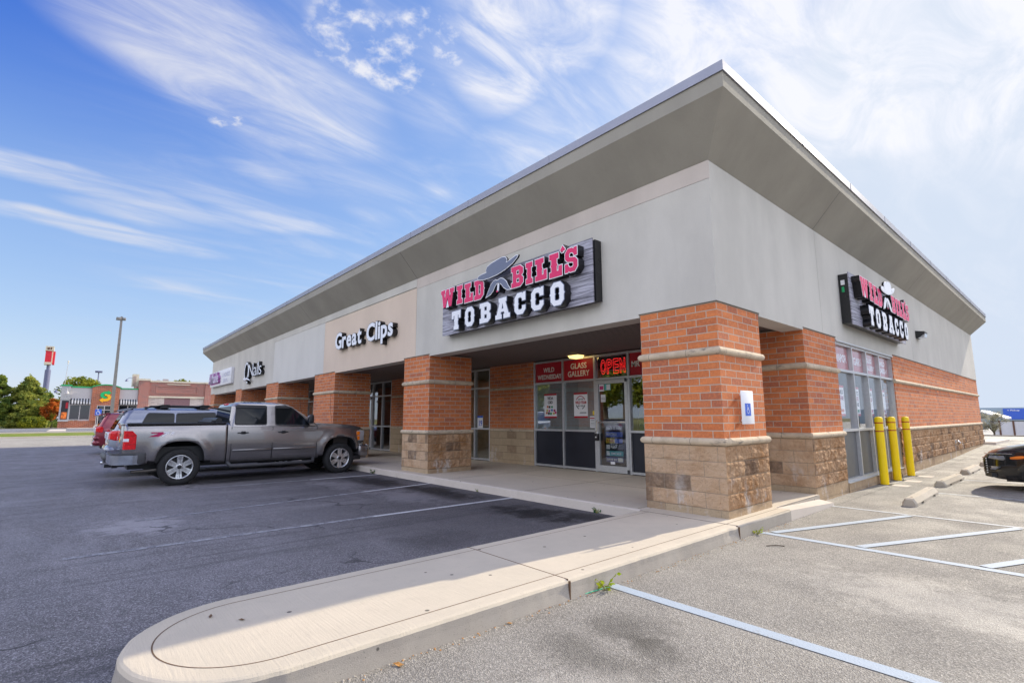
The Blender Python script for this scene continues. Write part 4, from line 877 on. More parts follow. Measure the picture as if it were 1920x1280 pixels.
t = poster('window_poster', 'white poster with small product pictures near the left end of the covered shopfront', 'poster', -6.70, -6.23, 1.29, 1.94, WHITE)
pbox(t, -6.70, -6.23, 1.895, 1.94, RED); pbox(t, -6.70, -6.23, 1.29, 1.335, RED)
ptext(t, 'VIDA', -6.58, 1.78, .22, .08, TXT, bold=.03); ptext(t, 'CBD', -6.56, 1.67, .18, .08, TXT, bold=.03)
rc = [plain('product colour', c, .4) for c in ((.5,.12,.04), (.02,.02,.02), (.02,.3,.12), (.55,.45,.05), (.6,.05,.2), (.1,.2,.5), (.35,.02,.1))]
R3 = random.Random(3)
for i, (u, z) in enumerate([(-6.60,1.56),(-6.53,1.555),(-6.44,1.56),(-6.62,1.46),(-6.54,1.455),(-6.45,1.47),(-6.35,1.46),(-6.64,1.40),(-6.56,1.38),(-6.48,1.375),(-6.38,1.385),(-6.31,1.40)]):
    pbox(t, u, u+.055+.02*R3.random(), z, z+.05+.02*R3.random(), rc[i % 7], 'product_picture')
t = poster('window_poster', 'white poster with a red and black ring in the covered shopfront', 'poster', -5.61, -5.15, 1.29, 1.93, WHITE)
pbox(t, -5.61, -5.15, 1.885, 1.93, RED); pbox(t, -5.61, -5.15, 1.29, 1.335, RED)
ptext(t, 'JOIN THE', -5.47, 1.735, .18, .04, TXT, bold=.03); ptext(t, 'WILD TEAM', -5.56, 1.64, .37, .075, RED, bold=.04); ptext(t, 'APPLY TODAY', -5.49, 1.575, .22, .035, TXT, bold=.03)
for a0, a1, mt in ((25, 155, RED), (200, 250, TXT), (290, 340, TXT)):
    m = MB(); m.tube([(-5.38-t['_u']+.155*cos(radians(a)), -.004, 1.675-t.location.z+.165*sin(radians(a))) for a in range(a0, a1+1, 8)], .009, 6); m.build('ring_arc', mt, t)
pbox(t, -5.40, -5.20, 1.42, 1.432, TXT, 'small_print'); pbox(t, -5.42, -5.19, 1.40, 1.41, TXT, 'small_print')
t = poster('notice', 'small white notice with a red band low on the glass left of the door', 'notice', -5.08, -4.92, 1.05, 1.33, WHITE, SET+.024)
pbox(t, -5.08, -4.92, 1.265, 1.295, RED)
for i in range(5): pbox(t, -5.06, -4.94, 1.09+.035*i, 1.10+.035*i, TXT, 'small_print')
t = poster('notice', 'little yellow sticker above the white notice beside the door', 'sticker', -4.99, -4.92, 1.36, 1.46, plain('yellow sticker', (.8,.6,.02), .5), SET+.024)
t = thing('padlock_box', 'small black key box hanging from the door handle', 'key box', (-4.80, SET-.075, .74)); m = MB(); m.bbox(-.055, .055, -.03, .03, 0, .17, .01); m.build('body', BLACK, t); m = MB(); m.tube([(-.03,0,.16),(-.03,0,.22),(0,0,.245),(.03,0,.22),(.03,0,.16)], .007, 8); m.build('shackle', CHROME, t); m = MB(); m.box(-.02, .02, -.034, -.0305, .07, .10); m.build('dial', WHITE, t)
# neon
NEON = emis('red neon', (1,.02,.02), 1.3)
t = thing('neon_sign', 'glowing red neon open sign in the transom over the door', 'sign', (-4.37, SET+.06, 2.32))
def neon(s, x, z, w, h):
    cu = bpy.data.curves.new('t', 'FONT'); cu.body = s; cu.size = 1; cu.fill_mode = 'NONE' if hasattr(cu, 'fill_mode') else 'HALF'; cu.offset = .02; cu.resolution_u = 4; cu.bevel_depth = .009; cu.bevel_resolution = 2
    o = bpy.data.objects.new('t', cu); COL.objects.link(o); dg = bpy.context.evaluated_depsgraph_get(); me = bpy.data.meshes.new_from_object(o.evaluated_get(dg)); bpy.data.objects.remove(o)
    xs = [v.co.x for v in me.vertices]; ys_ = [v.co.y for v in me.vertices]; a, b, c, d = min(xs), max(xs), min(ys_), max(ys_)
    for v in me.vertices: v.co = (x+(v.co.x-a)*w/(b-a), v.co.z*.3, z+(v.co.y-c)*h/(d-c))
    me.materials.clear(); me.materials.append(NEON); me.name = 'tube'
    for p in me.polygons: p.material_index = 0
    o = bpy.data.objects.new('tube', me); COL.objects.link(o); o.parent = t
for i, ch in enumerate('OPEN'): neon(ch, -.355+.195*i, .03, .155, .36)
m = MB(); m.box(-.40, .44, .03, .05, -.02, .0); m.tube([(-.33,.04,.4),(-.33,.04,.5)], .004, 5); m.tube([(.36,.04,.4),(.36,.04,.5)], .004, 5); m.build('bracket', BLACK, t)
# door stickers
dcols = [('strip_sign', 'grey and pink lettered advert strip, topmost of six on the door', (.25,.2,.3), ''), ('strip_sign', 'blue advert strip with white lettering, second of six on the door', (.10,.16,.55), 'MONTEGO'), ('strip_sign', 'yellow and dark blue advert strip, third of six on the door', (.55,.38,.03), ''),
         ('strip_sign', 'black advert strip with a white square, fourth of six on the door', (.03,.03,.03), ''), ('strip_sign', 'teal and white advert strip, fifth of six on the door', (.10,.42,.45), ''), ('strip_sign', 'dark blue save advert strip, lowest of six on the door', (.05,.07,.22), 'SAVE $3')]
for i, (nm, lb, c, s_) in enumerate(dcols):
    z = 1.045-.148*i; t = poster(nm, lb, 'advert', -4.60, -4.10, z-.06, z+.06, plain('strip colour', c, .4, var=.35, scale=30), SET+.03, group='advert strips on the glass door')
    if s_: ptext(t, s_, -4.58, z-.025, .3 if i == 1 else .28, .055, LW if i == 5 else SIGNW)
    if i == 0: ptext(t, 'black & mild', -4.585, z-.035, .45, .07, SIGNW)
    if i == 2: pbox(t, -4.34, -4.105, z-.055, z+.055, BLUE, 'blue_block'); ptext(t, '2 FOR', -4.57, z-.03, .2, .05, RED)
    if i == 3: pbox(t, -4.595, -4.49, z-.05, z+.05, WHITE, 'white_block'); ptext(t, 'BUY 1', -4.46, z-.02, .16, .04, LW)
    if i == 4: pbox(t, -4.595, -4.50, z-.05, z+.05, WHITE, 'white_block'); ptext(t, 'SMOKE', -4.46, z-.03, .3, .055, WHITE)
    if i == 5: pbox(t, -4.26, -4.12, z-.04, z+.05, LW, 'pack_picture')
t = poster('door_sticker', 'white and red sticker at the top left of the door glass', 'sticker', -4.745, -4.60, 1.93, 2.10, WHITE, SET+.004); pbox(t, -4.73, -4.62, 1.97, 2.06, rc[4], 'picture')
t = poster('door_sticker', 'small white notice on the upper left of the door glass', 'sticker', -4.70, -4.56, 1.67, 1.85, WHITE, SET+.004)
for i in range(3): pbox(t, -4.69, -4.57, 1.70+.035*i, 1.71+.035*i, TXT, 'small_print')
t = poster('door_sticker', 'teal and white wide sticker across the top of the door glass', 'sticker', -4.58, -4.40, 1.95, 2.10, plain('teal sticker', (.1,.5,.48), .4), SET+.004); pbox(t, -4.52, -4.41, 1.96, 2.09, WHITE, 'picture')
t = poster('door_sticker', 'tiny white sticker at the foot of the door glass', 'sticker', -4.46, -4.33, .20, .26, WHITE, SET+.004)
t = poster('window_poster', 'dark purple poster behind the glass right of the door next to the pillar', 'poster', -3.42, -3.05, 1.37, 2.0, plain('purple poster', (.04,.04,.12), .5))
ptext(t, 'NEW', -3.40, 1.78, .3, .08, SIGNW); pbox(t, -3.42, -3.05, 1.90, 2.0, WHITE)
t = poster('notice', 'white and blue notice on the glass left of the brick wall between pillars', 'notice', -9.75, -9.47, .985, 1.37, WHITE, SET+.024)
pbox(t, -9.75, -9.47, 1.31, 1.37, BLUE); ptext(t, '19', -9.66, 1.05, .15, .18, BLUE)
# side window banners and posters
SG = 'red banners across the side window'; SP = 'posters in the side window'
PXX = PX-.058
for i, (ln, lb) in enumerate([(['E-VAPOR'], 'pinkish vapor banner, nearest of the four in the side window'), (['CIGARS'], 'pinkish cigars banner, second of four in the side window'), (['GLASS', 'GALLERY'], 'pinkish glass gallery banner, third of four in the side window'), (['WILD', 'WEDNESDAY'], 'pinkish wild wednesday banner, farthest in the side window')]):
    a, b = ys[i]+.03, ys[i+1]-.03; t = poster('window_banner', lb, 'banner', a, b, 2.24, 2.73, RED, PXX, 'side', SG)
    if len(ln) == 1: ptext(t, ln[0], a+.1, 2.40, b-a-.2, .17, SIGNW, 'side')
    else: ptext(t, ln[0], a+.3, 2.51, b-a-.6, .12, SIGNW, 'side'); ptext(t, ln[1], a+.1, 2.34, b-a-.2, .12, SIGNW, 'side')
for i, (a, b, lb, tx) in enumerate([(5.0,5.40,'white poster with a ribbed emblem, nearest in the side window', ['WILD','TEAM']), (6.02,6.42,'white poster offering free cigars, second in the side window', ['BUY 2','FREE','CIGARS']), (7.05,7.45,'white poster with small pictures, third in the side window', ['VIDA','CBD']), (8.10,8.54,'white poster with a pale ring, farthest in the side window', ['JOIN'])]):
    t = poster('window_poster', lb, 'poster', a, b, 1.30, 1.92, WHITE, PXX, 'side', SP); pbox(t, a, b, 1.875, 1.92, RED, face='side'); pbox(t, a, b, 1.30, 1.345, RED, face='side')
    for k, s_ in enumerate(tx): ptext(t, s_, a+.06, 1.74-.12*k, b-a-.12, .09, rc[6] if k == 1 else TXT, 'side')
    pbox(t, a+.08, b-.08, 1.38, 1.44, rc[(i*2) % 7], 'picture', 'side')
# ---------------------------------------------------------------- bollards and wheel stops
def bollard(label, x, y, tilt=0):
    t = thing('bollard', label, 'bollard', (x, y, H(x, y)), group='yellow bollards in front of the side window')
    m = MB(); r = .079; m.lathe([(r, -.05), (r, 1.36), (r*.98, 1.39), (r*.85, 1.415), (r*.5, 1.43), (.001, 1.435)], (0,0,0), 'z', 28); m.build('sleeve', YELLOW, t)
    for z in (1.29, 1.11):
        m = MB(); m.lathe([(r+.0005, z), (r+.0015, z+.003), (r+.0015, z+.021), (r+.0005, z+.024)], (0,0,0), 'z', 28); m.build('red_stripe', REDSTR, t)
    m = MB(); m.box(-.1, .42, -.17, .17, -.02, .004); m.build('footing', CONC_PALE, t)
    return t
bollard('yellow bollard with two red stripes, nearest of three by the side window', .13, 6.76)
b2 = bollard('yellow bollard with a thin cable at its foot, middle of three', .13, 7.83)
m = MB(); m.tube([(.089,-.02,.17),(.095,.0,.16),(.094,.03,.1),(.09,.06,0)], .006, 6); m.build('cable', BLACK, b2)
bollard('yellow bollard, farthest of three by the side window', .13, 9.16)
def wheel_stop(label, x, y0, rz=0):
    t = thing('wheel_stop', label, 'wheel stop', (x, y0, H(x, y0)), rz, 'concrete wheel stops along the side lot'); m = MB()
    prof = [(-.10,0),(-.10,.05),(-.055,.125),(.055,.125),(.10,.05),(.10,0)]
    # end bevels and drainage notches
    L = 1.98; bm = bmesh.new(); rings = []
    for y, k in ((0,.82),(.05,1),(.35,1),(.36,1),(.56,1),(.57,1),(1.41,1),(1.42,1),(1.62,1),(1.63,1),(L-.05,1),(L,.82)):
        notch = .36 <= y <= .56 or 1.42 <= y <= 1.62
        rings.append([bm.verts.new((px*k+.004*noise.noise(Vector((px*9,y*5,x+y0))), y, (pz*k if not (notch and pz == 0) else .04)+(.004*noise.noise(Vector((y*9,px*9,y0))) if pz > .01 else 0))) for px, pz in prof])
    for a, b in zip(rings, rings[1:]):
        for i in range(6): bm.faces.new((a[i], a[(i+1) % 6], b[(i+1) % 6], b[i]))
    bm.faces.new(rings[0]); bm.faces.new(rings[-1][::-1]); m.bm(bm); m.build('block', CONC_STOP, t)
    m = MB(); 
    for y in (.22, L-.22): m.lathe([(.0001,.1275),(.018,.1275),(.018,.122)], (0,y,0), 'z', 10)
    m.build('pin', BROWN, t); return t
CONC_STOP = mk_conc('wheel stop concrete', (.42,.37,.29), (.52,.46,.38), .8, .7)
wheel_stop('concrete wheel stop nearest the camera beside the hatched bay', 1.10, 3.86, radians(1))
wheel_stop('concrete wheel stop, second along the side lot', 1.00, 7.05, radians(-1))
wheel_stop('concrete wheel stop, third along the side lot beside the black car', .98, 10.3, radians(0))
wheel_stop('concrete wheel stop, farthest and partly behind the black car', 1.02, 13.3, radians(1))
# ---------------------------------------------------------------- vehicles
def wheel(parent, x, y, r, w, rr, side, nsp=6, mat=ALLOY):
    """side=+1: outer face towards +x"""
    t = bpy.data.objects.new('wheel', None); COL.objects.link(t)
    m = MB(); s = side
    prof = [(rr, -w*.45), (rr+.03, -w*.5), (r-.05, -w*.5), (r-.012, -w*.40), (r, -w*.28), (r, w*.28), (r-.012, w*.40), (r-.05, w*.5), (rr+.03, w*.5), (rr+.012, w*.47), (rr, w*.40), (rr-.01, w*.1)]
    m.lathe(prof, (0,0,0), 'x', 48)
    for k in range(60):
        a = 2*pi*k/60
        for q in (-1, 1):
            c, sn = cos(a+.02*q), sin(a+.02*q); m2 = [(q*w*.10, r-.004), (q*w*.42, r-.018)]
            p = []
            for (tx, rad) in m2:
                for da in (-.018, .018): p.append((tx, rad*cos(a+da+.02*q), rad*sin(a+da+.02*q)))
                for da in (.018, -.018): p.append((tx, (rad+.011)*cos(a+da+.02*q), (rad+.011)*sin(a+da+.02*q)))
            m.add(p, [(0,1,2,3),(4,7,6,5),(0,4,5,1),(1,5,6,2),(2,6,7,3),(3,7,4,0)])
    ty = m.build('tyre', RUBBER, None)
    m = MB(); X = w*.5*s
    m.lathe([(rr-.002, -.10*s+X), (rr+.004, X-.005*s), (rr-.006, X+.002*s), (rr-.022, X-.006*s), (rr-.03, X-.035*s), (rr-.035, X-.10*s)], (0,0,0), 'x', 48)
    m.lathe([(rr-.03, X-.095*s), (.001, X-.095*s)], (0,0,0), 'x', 48, 1)
    m.lathe([(.001, X-.012*s), (.035, X-.012*s), (.045, X-.02*s)], (0,0,0), 'x', 24, 1)
    m.lathe([(.045, X-.02*s), (.06, X-.018*s), (.075, X-.032*s), (.08, X-.09*s)], (0,0,0), 'x', 24)
    for k in range(nsp):
        a = 2*pi*k/nsp+pi/2; u = Vector((0, cos(a), sin(a))); v = Vector((0, -sin(a), cos(a)))
        for off, hw in ((-.034, .022), (.034, .022), (0, .013)):
            rec = 0 if off else .018
            p = []
            for rad, ww, dx in ((.055, hw*.9, -.022-rec), (rr*.6, hw, -.020-rec), (rr-.02, hw*1.15, -.012-rec)):
                o_ = off*(.75+.45*rad/rr)
                for q, d in ((-1, -.05), (-1, 0), (1, 0), (1, -.05)): 
                    c = u*rad+v*(o_+q*ww*(.82 if d == 0 else 1)); p.append((X+s*(dx+d), c.y, c.z))
            m.add(p, [(0,1,5,4),(1,2,6,5),(2,3,7,6),(4,5,9,8),(5,6,10,9),(6,7,11,10),(0,3,2,1),(8,9,10,11)])
    rm = m.build('rim', [mat, BLACK], None)
    for o in (ty, rm): o.parent = t
    t.parent = parent; t.location = (x, y, r-.012); return t
def interp(pts, y):
    if y <= pts[0][0]: return pts[0][1]
    for (a, va), (b, vb) in zip(pts, pts[1:]):
        if y <= b:
            k = (y-a)/(b-a); return va+(vb-va)*k
    return pts[-1][1]
def vehicle(root, c):
    """c: dict of profile data; local +y forward; z from the ground"""
    y0, y1, Wd = c['y0'], c['y1'], c['W']; top, bot = c['top'], c['bot']; ax = c['axles']; R = c['wr']; aw, ah = c['arch']
    fx_ = [0,.80,.93,.962,.978,.992,1.0,1.0,.995,.985,.972,.94,.86,0]; fz_ = [0,0,.015,.08,.2,.34,.48,.58,.70,.82,.93,.985,1.0,1.0]
    ys = sorted(set([round(y0+(y1-y0)*i/100, 3) for i in range(101)]+[round(y0+d, 3) for d in (.01,.03)]+[round(y1-d, 3) for d in (.01,.03)]))
    bm = bmesh.new(); rings = []
    for y in ys:
        zt, zb = interp(top, y), interp(bot, y)
        e = min(y-y0, y1-y); er = c.get('er', .18) if y-y0 < y1-y else c.get('ef', .35)
        k = 1 if e > er else (1-(1-e/er)**2.2*(c.get('pr', .05) if y-y0 < y1-y else c.get('pf', .14)))
        ring = []
        for i, (a, b) in enumerate(zip(fx_, fz_)):
            x = a*Wd*k; z = zb+(zt-zb)*b
            if 3 <= i <= 10:
                for ay in ax:
                    d = abs(y-ay); q = math.hypot(d/(aw+.16), max(0, z-R)/(ah+.17))
                    if d < aw+.25: x += c.get('flare', .03)*max(0, 1-abs(q-.85)/.28)*sm(1.2-abs(q-.8))
            crown = c.get('crown', .03) if i == 13 else (c.get('crown', .03)*.4 if i == 12 else 0)
            ring.append((x, z+crown))
        pts = ring+[(-x, z) for x, z in ring[-2:0:-1]]
        rings.append([bm.verts.new((x, y, z)) for x, z in pts])
    n = len(rings[0])
    for a, b in zip(rings, rings[1:]):
        for i in range(n): bm.faces.new((a[i], a[(i+1) % n], b[(i+1) % n], b[i]))
    bm.faces.new(rings[0][::-1]); bm.faces.new(rings[-1])
    bmesh.ops.recalc_face_normals(bm, faces=bm.faces)
    me = bpy.data.meshes.new('body'); bm.to_mesh(me); bm.free(); body = bpy.data.objects.new('body', me); COL.objects.link(body)
    cutters = []
    def cutter(b): 
        m = MB(); b(m); o = m.build('cut', BLACK); cutters.append(o); md = body.modifiers.new('b', 'BOOLEAN'); md.object = o; md.operation = 'DIFFERENCE'; md.solver = 'EXACT'
    def arch_pts(ay):
        pts = []
        for i in range(21):
            a = pi*i/20; pe = c.get('arch_pow', .8); ca, sa = cos(a), sin(a)
            pts.append((ay+aw*math.copysign(abs(ca)**pe, ca), R+ah*abs(sa)**pe))
        return pts+[(ay-aw*.98, -.1), (ay+aw*.98, -.1)]
    for ay in ax:
        for s in (-1, 1):
            a_, b_ = sorted((s*Wd*.60, s*Wd*1.3)); cutter(lambda m: m.prism(arch_pts(ay)[::-1], 'x', a_, b_))
    for bxs in c.get('cuts', []): cutter(lambda m: m.box(*bxs))
    dg = bpy.context.evaluated_depsgraph_get(); me2 = bpy.data.meshes.new_from_object(body.evaluated_get(dg))
    for o in cutters: bpy.data.objects.remove(o)
    bpy.data.objects.remove(body)
    me2.materials.clear()
    for mt in (c['paint'], BLACK, DGREY): me2.materials.append(mt)
    low = c.get('low', 0)
    for p in me2.polygons:
        p.use_smooth = True; p.material_index = 0; cc = p.center
        for ay in ax:
            if abs(cc.y-ay) < aw+.02 and cc.z < R+ah+.02 and (abs(p.normal.x) < .55 or abs(cc.x) < Wd*.85): p.material_index = 1
        for bxs in c.get('cuts', []):
            if bxs[0]-.01 < cc.x < bxs[1]+.01 and bxs[2]-.01 < cc.y < bxs[3]+.01 and cc.z < bxs[5] and cc.z > bxs[4]-.02 and abs(cc.x) < Wd*.93: p.material_index = 1
        if p.normal.z < -.7: p.material_index = 1
        if low and cc.z < low: p.material_index = 2
    me2.name = 'body'
    # split the doors off the side skin
    bm = bmesh.new(); bm.from_mesh(me2); doors = []
    for (da, db, zlo, zhi) in c.get('doors', []):
        for s in (-1, 1):
            fs = [f for f in bm.faces if da < f.calc_center_median().y < db and zlo < f.calc_center_median().z < zhi and f.calc_center_median().x*s > Wd*.8]
            if not fs: continue
            b2 = bmesh.new(); vm = {}
            for f in fs:
                vs = []
                for v in f.verts:
                    if v.index not in vm: vm[v.index] = b2.verts.new(v.co)
                    vs.append(vm[v.index])
                nf = b2.faces.new(vs); nf.smooth = True
            dm = bpy.data.meshes.new('door'); b2.to_mesh(dm); b2.free(); dm.materials.append(c['paint']); d = bpy.data.objects.new('door', dm); COL.objects.link(d); d.parent = root; doors.append((s, da, db, d))
            bmesh.ops.delete(bm, geom=fs, context='FACES')
            bm.verts.ensure_lookup_table(); bm.verts.index_update()
    bm.to_mesh(me2); bm.free()
    body = bpy.data.objects.new('body', me2); COL.objects.link(body); body.parent = root
    # greenhouse: stacked rounded rectangles
    g = c['gh']; m = MB(); zs = [p[0] for p in g['lv']]; rings = []
    for (z, ya, yb, xw, rc_) in g['lv']:
        ring = []
        for (cx, cy, a0) in ((xw-rc_, yb-rc_*1.2, 0), (-xw+rc_, yb-rc_*1.2, 90), (-xw+rc_, ya+rc_, 180), (xw-rc_, ya+rc_, 270)):
            ry = rc_*1.2 if a0 < 180 else rc_
            for i in range(7): a = radians(a0+15*i); ring.append((cx+rc_*cos(a), cy+ry*sin(a), z))
        rings.append(ring)
    n = len(rings[0])
    for a, b in zip(rings, rings[1:]): m.add(a+b, [(i, (i+1) % n, n+(i+1) % n, n+i) for i in range(n)], 0, True)
    m.add(rings[-1], [list(range(n))], 0, True); cab = m.build('cab', c['paint'], root)
    lv = g['lv']
    def gx(z): return interp([(l[0], l[3]) for l in lv], z)
    def gyr(z): return interp([(l[0], l[1]) for l in lv], z)
    def gyf(z): return interp([(l[0], l[2]) for l in lv], z)
    def shrink(pts, k):
        cy = sum(p[0] for p in pts)/len(pts); cz = sum(p[1] for p in pts)/len(pts)
        return [(cy+(p[0]-cy)*k[0], cz+(p[1]-cz)*k[1]) for p in pts]
    def rnd(pts, r=.05):
        out = []; n = len(pts)
        for i in range(n):
            p, a, b = Vector(pts[i]), Vector(pts[i-1]), Vector(pts[(i+1) % n]); u = (a-p); v = (b-p); ru = min(r, u.length*.45); rv = min(r, v.length*.45); A = p+u.normalized()*ru; Bv = p+v.normalized()*rv
            for t in (0,.25,.5,.75,1): out.append(tuple(A*(1-t)**2+p*2*t*(1-t)+Bv*t**2))
        return out
    for wn in g['wins']:
        for s in (-1, 1):
            pts = rnd(wn, .05)
            P = lambda p, d: (s*(gx(p[1])+d), p[0], p[1])
            m = MB(); o_ = rnd(shrink(wn, (1+.05/(max(q[0] for q in wn)-min(q[0] for q in wn)), 1+.05/.45)), .06)
            n = len(o_); m.add([P(p, .008) for p in o_]+[P(p, .008) for p in pts], [(i, (i+1) % n, n+(i+1) % n, n+i) for i in range(n)]); m.add([P(p, .008) for p in o_]+[P(p, -.01) for p in o_], [(i, (i+1) % n, n+(i+1) % n, n+i) for i in range(n)])
            w = m.build('window', BLACK, root); m = MB(); m.add([P(p, .006) for p in pts], [list(range(n))]); m.build('pane', c.get('glass', CARGLASS), w)
    # front and rear glass
    for nm, zz, xi, yy, s in (('rear_window', g['rear'], g.get('rin', .12), gyr, -1), ('windscreen', g['front'], .08, gyf, 1)):
        if not zz: continue
        z0, z1 = zz; N = 8; vs = []; fs = []
        for j in range(5):
            z = z0+(z1-z0)*j/4
            for i in range(N+1):
                u = -1+2*i/N; x = u*(gx(z)-xi); bow = (.035 if s > 0 else .0)*u*u*s
                vs.append((x, yy(z)+s*.004-(bow+ (.10*max(0, abs(u)-.8)/.2*s if s > 0 else 0)), z))
        fs = [(j*(N+1)+i, j*(N+1)+i+1, (j+1)*(N+1)+i+1, (j+1)*(N+1)+i) for j in range(4) for i in range(N)]
        m = MB(); m.add(vs, fs, 0, True); m.build(nm, c.get('glassR', CARGLASS) if s < 0 else CARGLASS, root)
    for ay in ax:
        for s in (-1, 1): wheel(root, s*(Wd-c['tw']/2-.015), ay, R, c['tw'], c['rr'], s, c.get('nsp', 6), c.get('rimmat', ALLOY))
    # door seams, handles
    for s, da, db, d in doors:
        m = MB()
        for yy in (da, db): m.add([(s*(Wd*q+.0035), yy+w, z) for z, q in ((c['doors'][0][2], .972), (c['doors'][0][2]+.12, .99), (.8, 1.0), (1.0,.99), (c['doors'][0][3]-.03, .975)) for w in (-.006, .006)], [(2*i, 2*i+1, 2*i+3, 2*i+2) for i in range(4)])
        if c.get('seams', True): m.build('seam', BLACK, d)
        hz = c.get('hz', 1.12); m = MB(); hy = da+.13 if db-da > .5 else da+.1
        m.tube([(s*(Wd*.985+.005), hy, hz), (s*(Wd*.985+.035), hy+.03, hz), (s*(Wd*.985+.035), hy+.20, hz), (s*(Wd*.985+.005), hy+.23, hz)], .013, 8)
        m.bbox(*sorted((s*(Wd*.985+.002), s*(Wd*.985+.02))), hy+.07, hy+.17, hz-.035, hz+.035, .008); m.build('handle', c.get('hmat', BLACK), d)
    return gx
# --- pickup truck
def make_truck():
    t = thing('pickup_truck', 'bronze grey crew cab pickup truck parked nose in by the covered walk', 'pickup truck', (-11.37, -4.51, -.15))
    c = dict(y0=-1.03, y1=4.36, W=.985, paint=P_GREY, axles=(0, 3.65), wr=.405, arch=(.47,.56), arch_pow=.72, tw=.265, rr=.262, flare=.038, er=.06, ef=.5, pr=.02, pf=.16,
        top=[(-1.03,1.335),(.9,1.345),(.95,1.345),(2.9,1.30),(3.05,1.33),(3.2,1.325),(3.7,1.295),(4.05,1.255),(4.25,1.215),(4.36,1.16)], bot=[(-1.03,.52),(-.6,.50),(-.45,.48),(.45,.45),(.9,.43),(3.1,.43),(3.3,.45),(4.05,.55),(4.36,.6)],
        cuts=[(-.80,.80,-.96,.86,1.02,1.6), (-1.2,1.2,.891,.909,.3,1.8)], doors=[(.99,1.905,.47,1.29), (1.905,3.0,.47,1.30)], hz=1.125,
        gh=dict(lv=[(1.27,.93,3.08,.9725,.10),(1.34,.935,2.98,.955,.10),(1.55,.965,2.72,.9025,.12),(1.76,.99,2.40,.85,.14),(1.82,1.02,2.28,.82,.16),(1.855,1.10,2.14,.74,.18),(1.875,1.25,1.95,.55,.2),(1.88,1.4,1.8,.3,.2)],
            wins=[[(1.06,1.335),(1.74,1.325),(1.74,1.765),(1.09,1.775)], [(1.97,1.32),(2.80,1.30),(2.62,1.52),(2.36,1.73),(2.22,1.765),(1.97,1.77)]], rear=(1.40,1.76), front=(1.36,1.79)))
    gx = vehicle(t, c)
    m = MB(); m.box(-.83, .83, 3.5, 3.9, .5, .95); m.box(-.78,.78,-.9,.8,.5,.84); m.box(-.45,.45,-.9,3.6,.36,.52); m.tube([(-.7,0,.40),(.7,0,.40)], .06, 12); m.tube([(-.7,3.65,.40),(.7,3.65,.40)], .05, 12); m.build('chassis', BLACK, t)
    # window visors and pillar trim
    m = MB()
    for s in (-1, 1):
        for a, b, z in ((1.05, 1.76, 1.775), (1.96, 2.30, 1.775)):
            m.prism([(s*(gx(z)+.001), z-.0), (s*(gx(z)+.032), z-.008), (s*(gx(z-.05)+.03), z-.055), (s*(gx(z-.05)+.02), z-.055), (s*(gx(z)), z-.02)], 'y', a, b)
    m.build('window_visor', BLACK, t)
    for s in (-1, 1):                              # body side moulding, step bar, mirror
        m = MB()
        for a, b in ((1.02,1.89),(1.925,2.98)): m.bbox(*sorted((s*.984, s*1.006)), a, b, .685, .735, .009)
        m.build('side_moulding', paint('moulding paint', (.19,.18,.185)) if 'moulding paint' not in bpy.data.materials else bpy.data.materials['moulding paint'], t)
        m = MB(); m.tube([(s*.90,.95,.44),(s*1.03,1.0,.36),(s*1.04,1.2,.35),(s*1.04,2.75,.35),(s*1.03,2.9,.36),(s*.90,2.95,.44)], .042, 12); m.build('side_step', DGREY, t)
        m = MB(); m.bbox(*sorted((s*1.02, s*1.20)), 2.72, 2.84, 1.33, 1.56, .04); m.box(*sorted((s*.93, s*1.03)), 2.77, 2.82, 1.36, 1.42); mi = m.build('mirror', BLACK, t)
        m = MB(); m.box(*sorted((s*1.045, s*1.185)), 2.716, 2.719, 1.36, 1.53); m.build('mirror_glass', CHROME, mi)
        # tail lamp wraps round the corner
        m = MB(); zl = [(.815,.0),(.83,.012),(1.0,.016),(1.19,.012),(1.215,.0)]
        pf = [(-1.045,.80),(-1.045,.985),(-1.03,1.0),(-.85,1.0),(-.815,.995),(-.815,.97),(-.9,.90)]
        def lamp_outline(z): k = .0 if z < 1.12 else (z-1.12)/.1*.09; return [(-1.045,.83),(-1.045,.965),(-1.02,1.0),(-.84-k,1.0),(-.825-k,.985),(-.9,.9)]
        rg = [[(s*x, y, z) for y, x in lamp_outline(z)] for z in (.82,.84,1.0,1.12,1.18,1.21)]
        for a, b in zip(rg, rg[1:]): n = len(a); m.add(a+b, [(i, (i+1) % n, n+(i+1) % n, n+i) for i in range(n)], 0)
        m.add(rg[0], [list(range(6))[::-1]]); m.add(rg[-1], [list(range(6))]); tl = m.build('taillight', REDL, t)
        m = MB(); m.box(*sorted((s*.87, s*1.0015)), -1.0475, -.955, .985, 1.045); m.build('reverse_lens', SIGNW, tl)
        m = MB(); m.box(*sorted((s*.9995, s*1.002)), -.99, -.84, .925, .933); m.box(*sorted((s*.9995, s*1.002)), -.99, -.86, 1.10, 1.106); m.build('lens_line', plain('dark red', (.2,.0,.0), .3) if 'dark red' not in bpy.data.materials else bpy.data.materials['dark red'], tl)
        # headlamp
        m = MB(); m.bbox(*sorted((s*.74, s*.95)), 4.12, 4.33, .84, 1.12, .02); hl = m.build('headlight', LENS, t)
        m = MB(); m.bbox(*sorted((s*.90, s*.962)), 4.10, 4.20, .86, .97, .01); m.bbox(*sorted((s*.90, s*.962)), 4.10, 4.20, .99, 1.10, .01); m.build('side_marker', AMBER, hl)
        # off-road sticker and door lettering
    m = MB(); m.prism([(-.62,1.075),(-.44,1.075),(-.30,1.165),(-.31,1.175),(-.59,1.175),(-.56,1.150),(-.44,1.150),(-.60,1.085)][::1], 'x', .9865, .9885); m.build('badge', plain('badge magenta', (.45,.01,.10), .4), t)
    e = text('badge_lettering', '71', -.40, 1.075, .20, .10, .9868, 'side', SIGNW, t, depth=.002, bold=.05); 
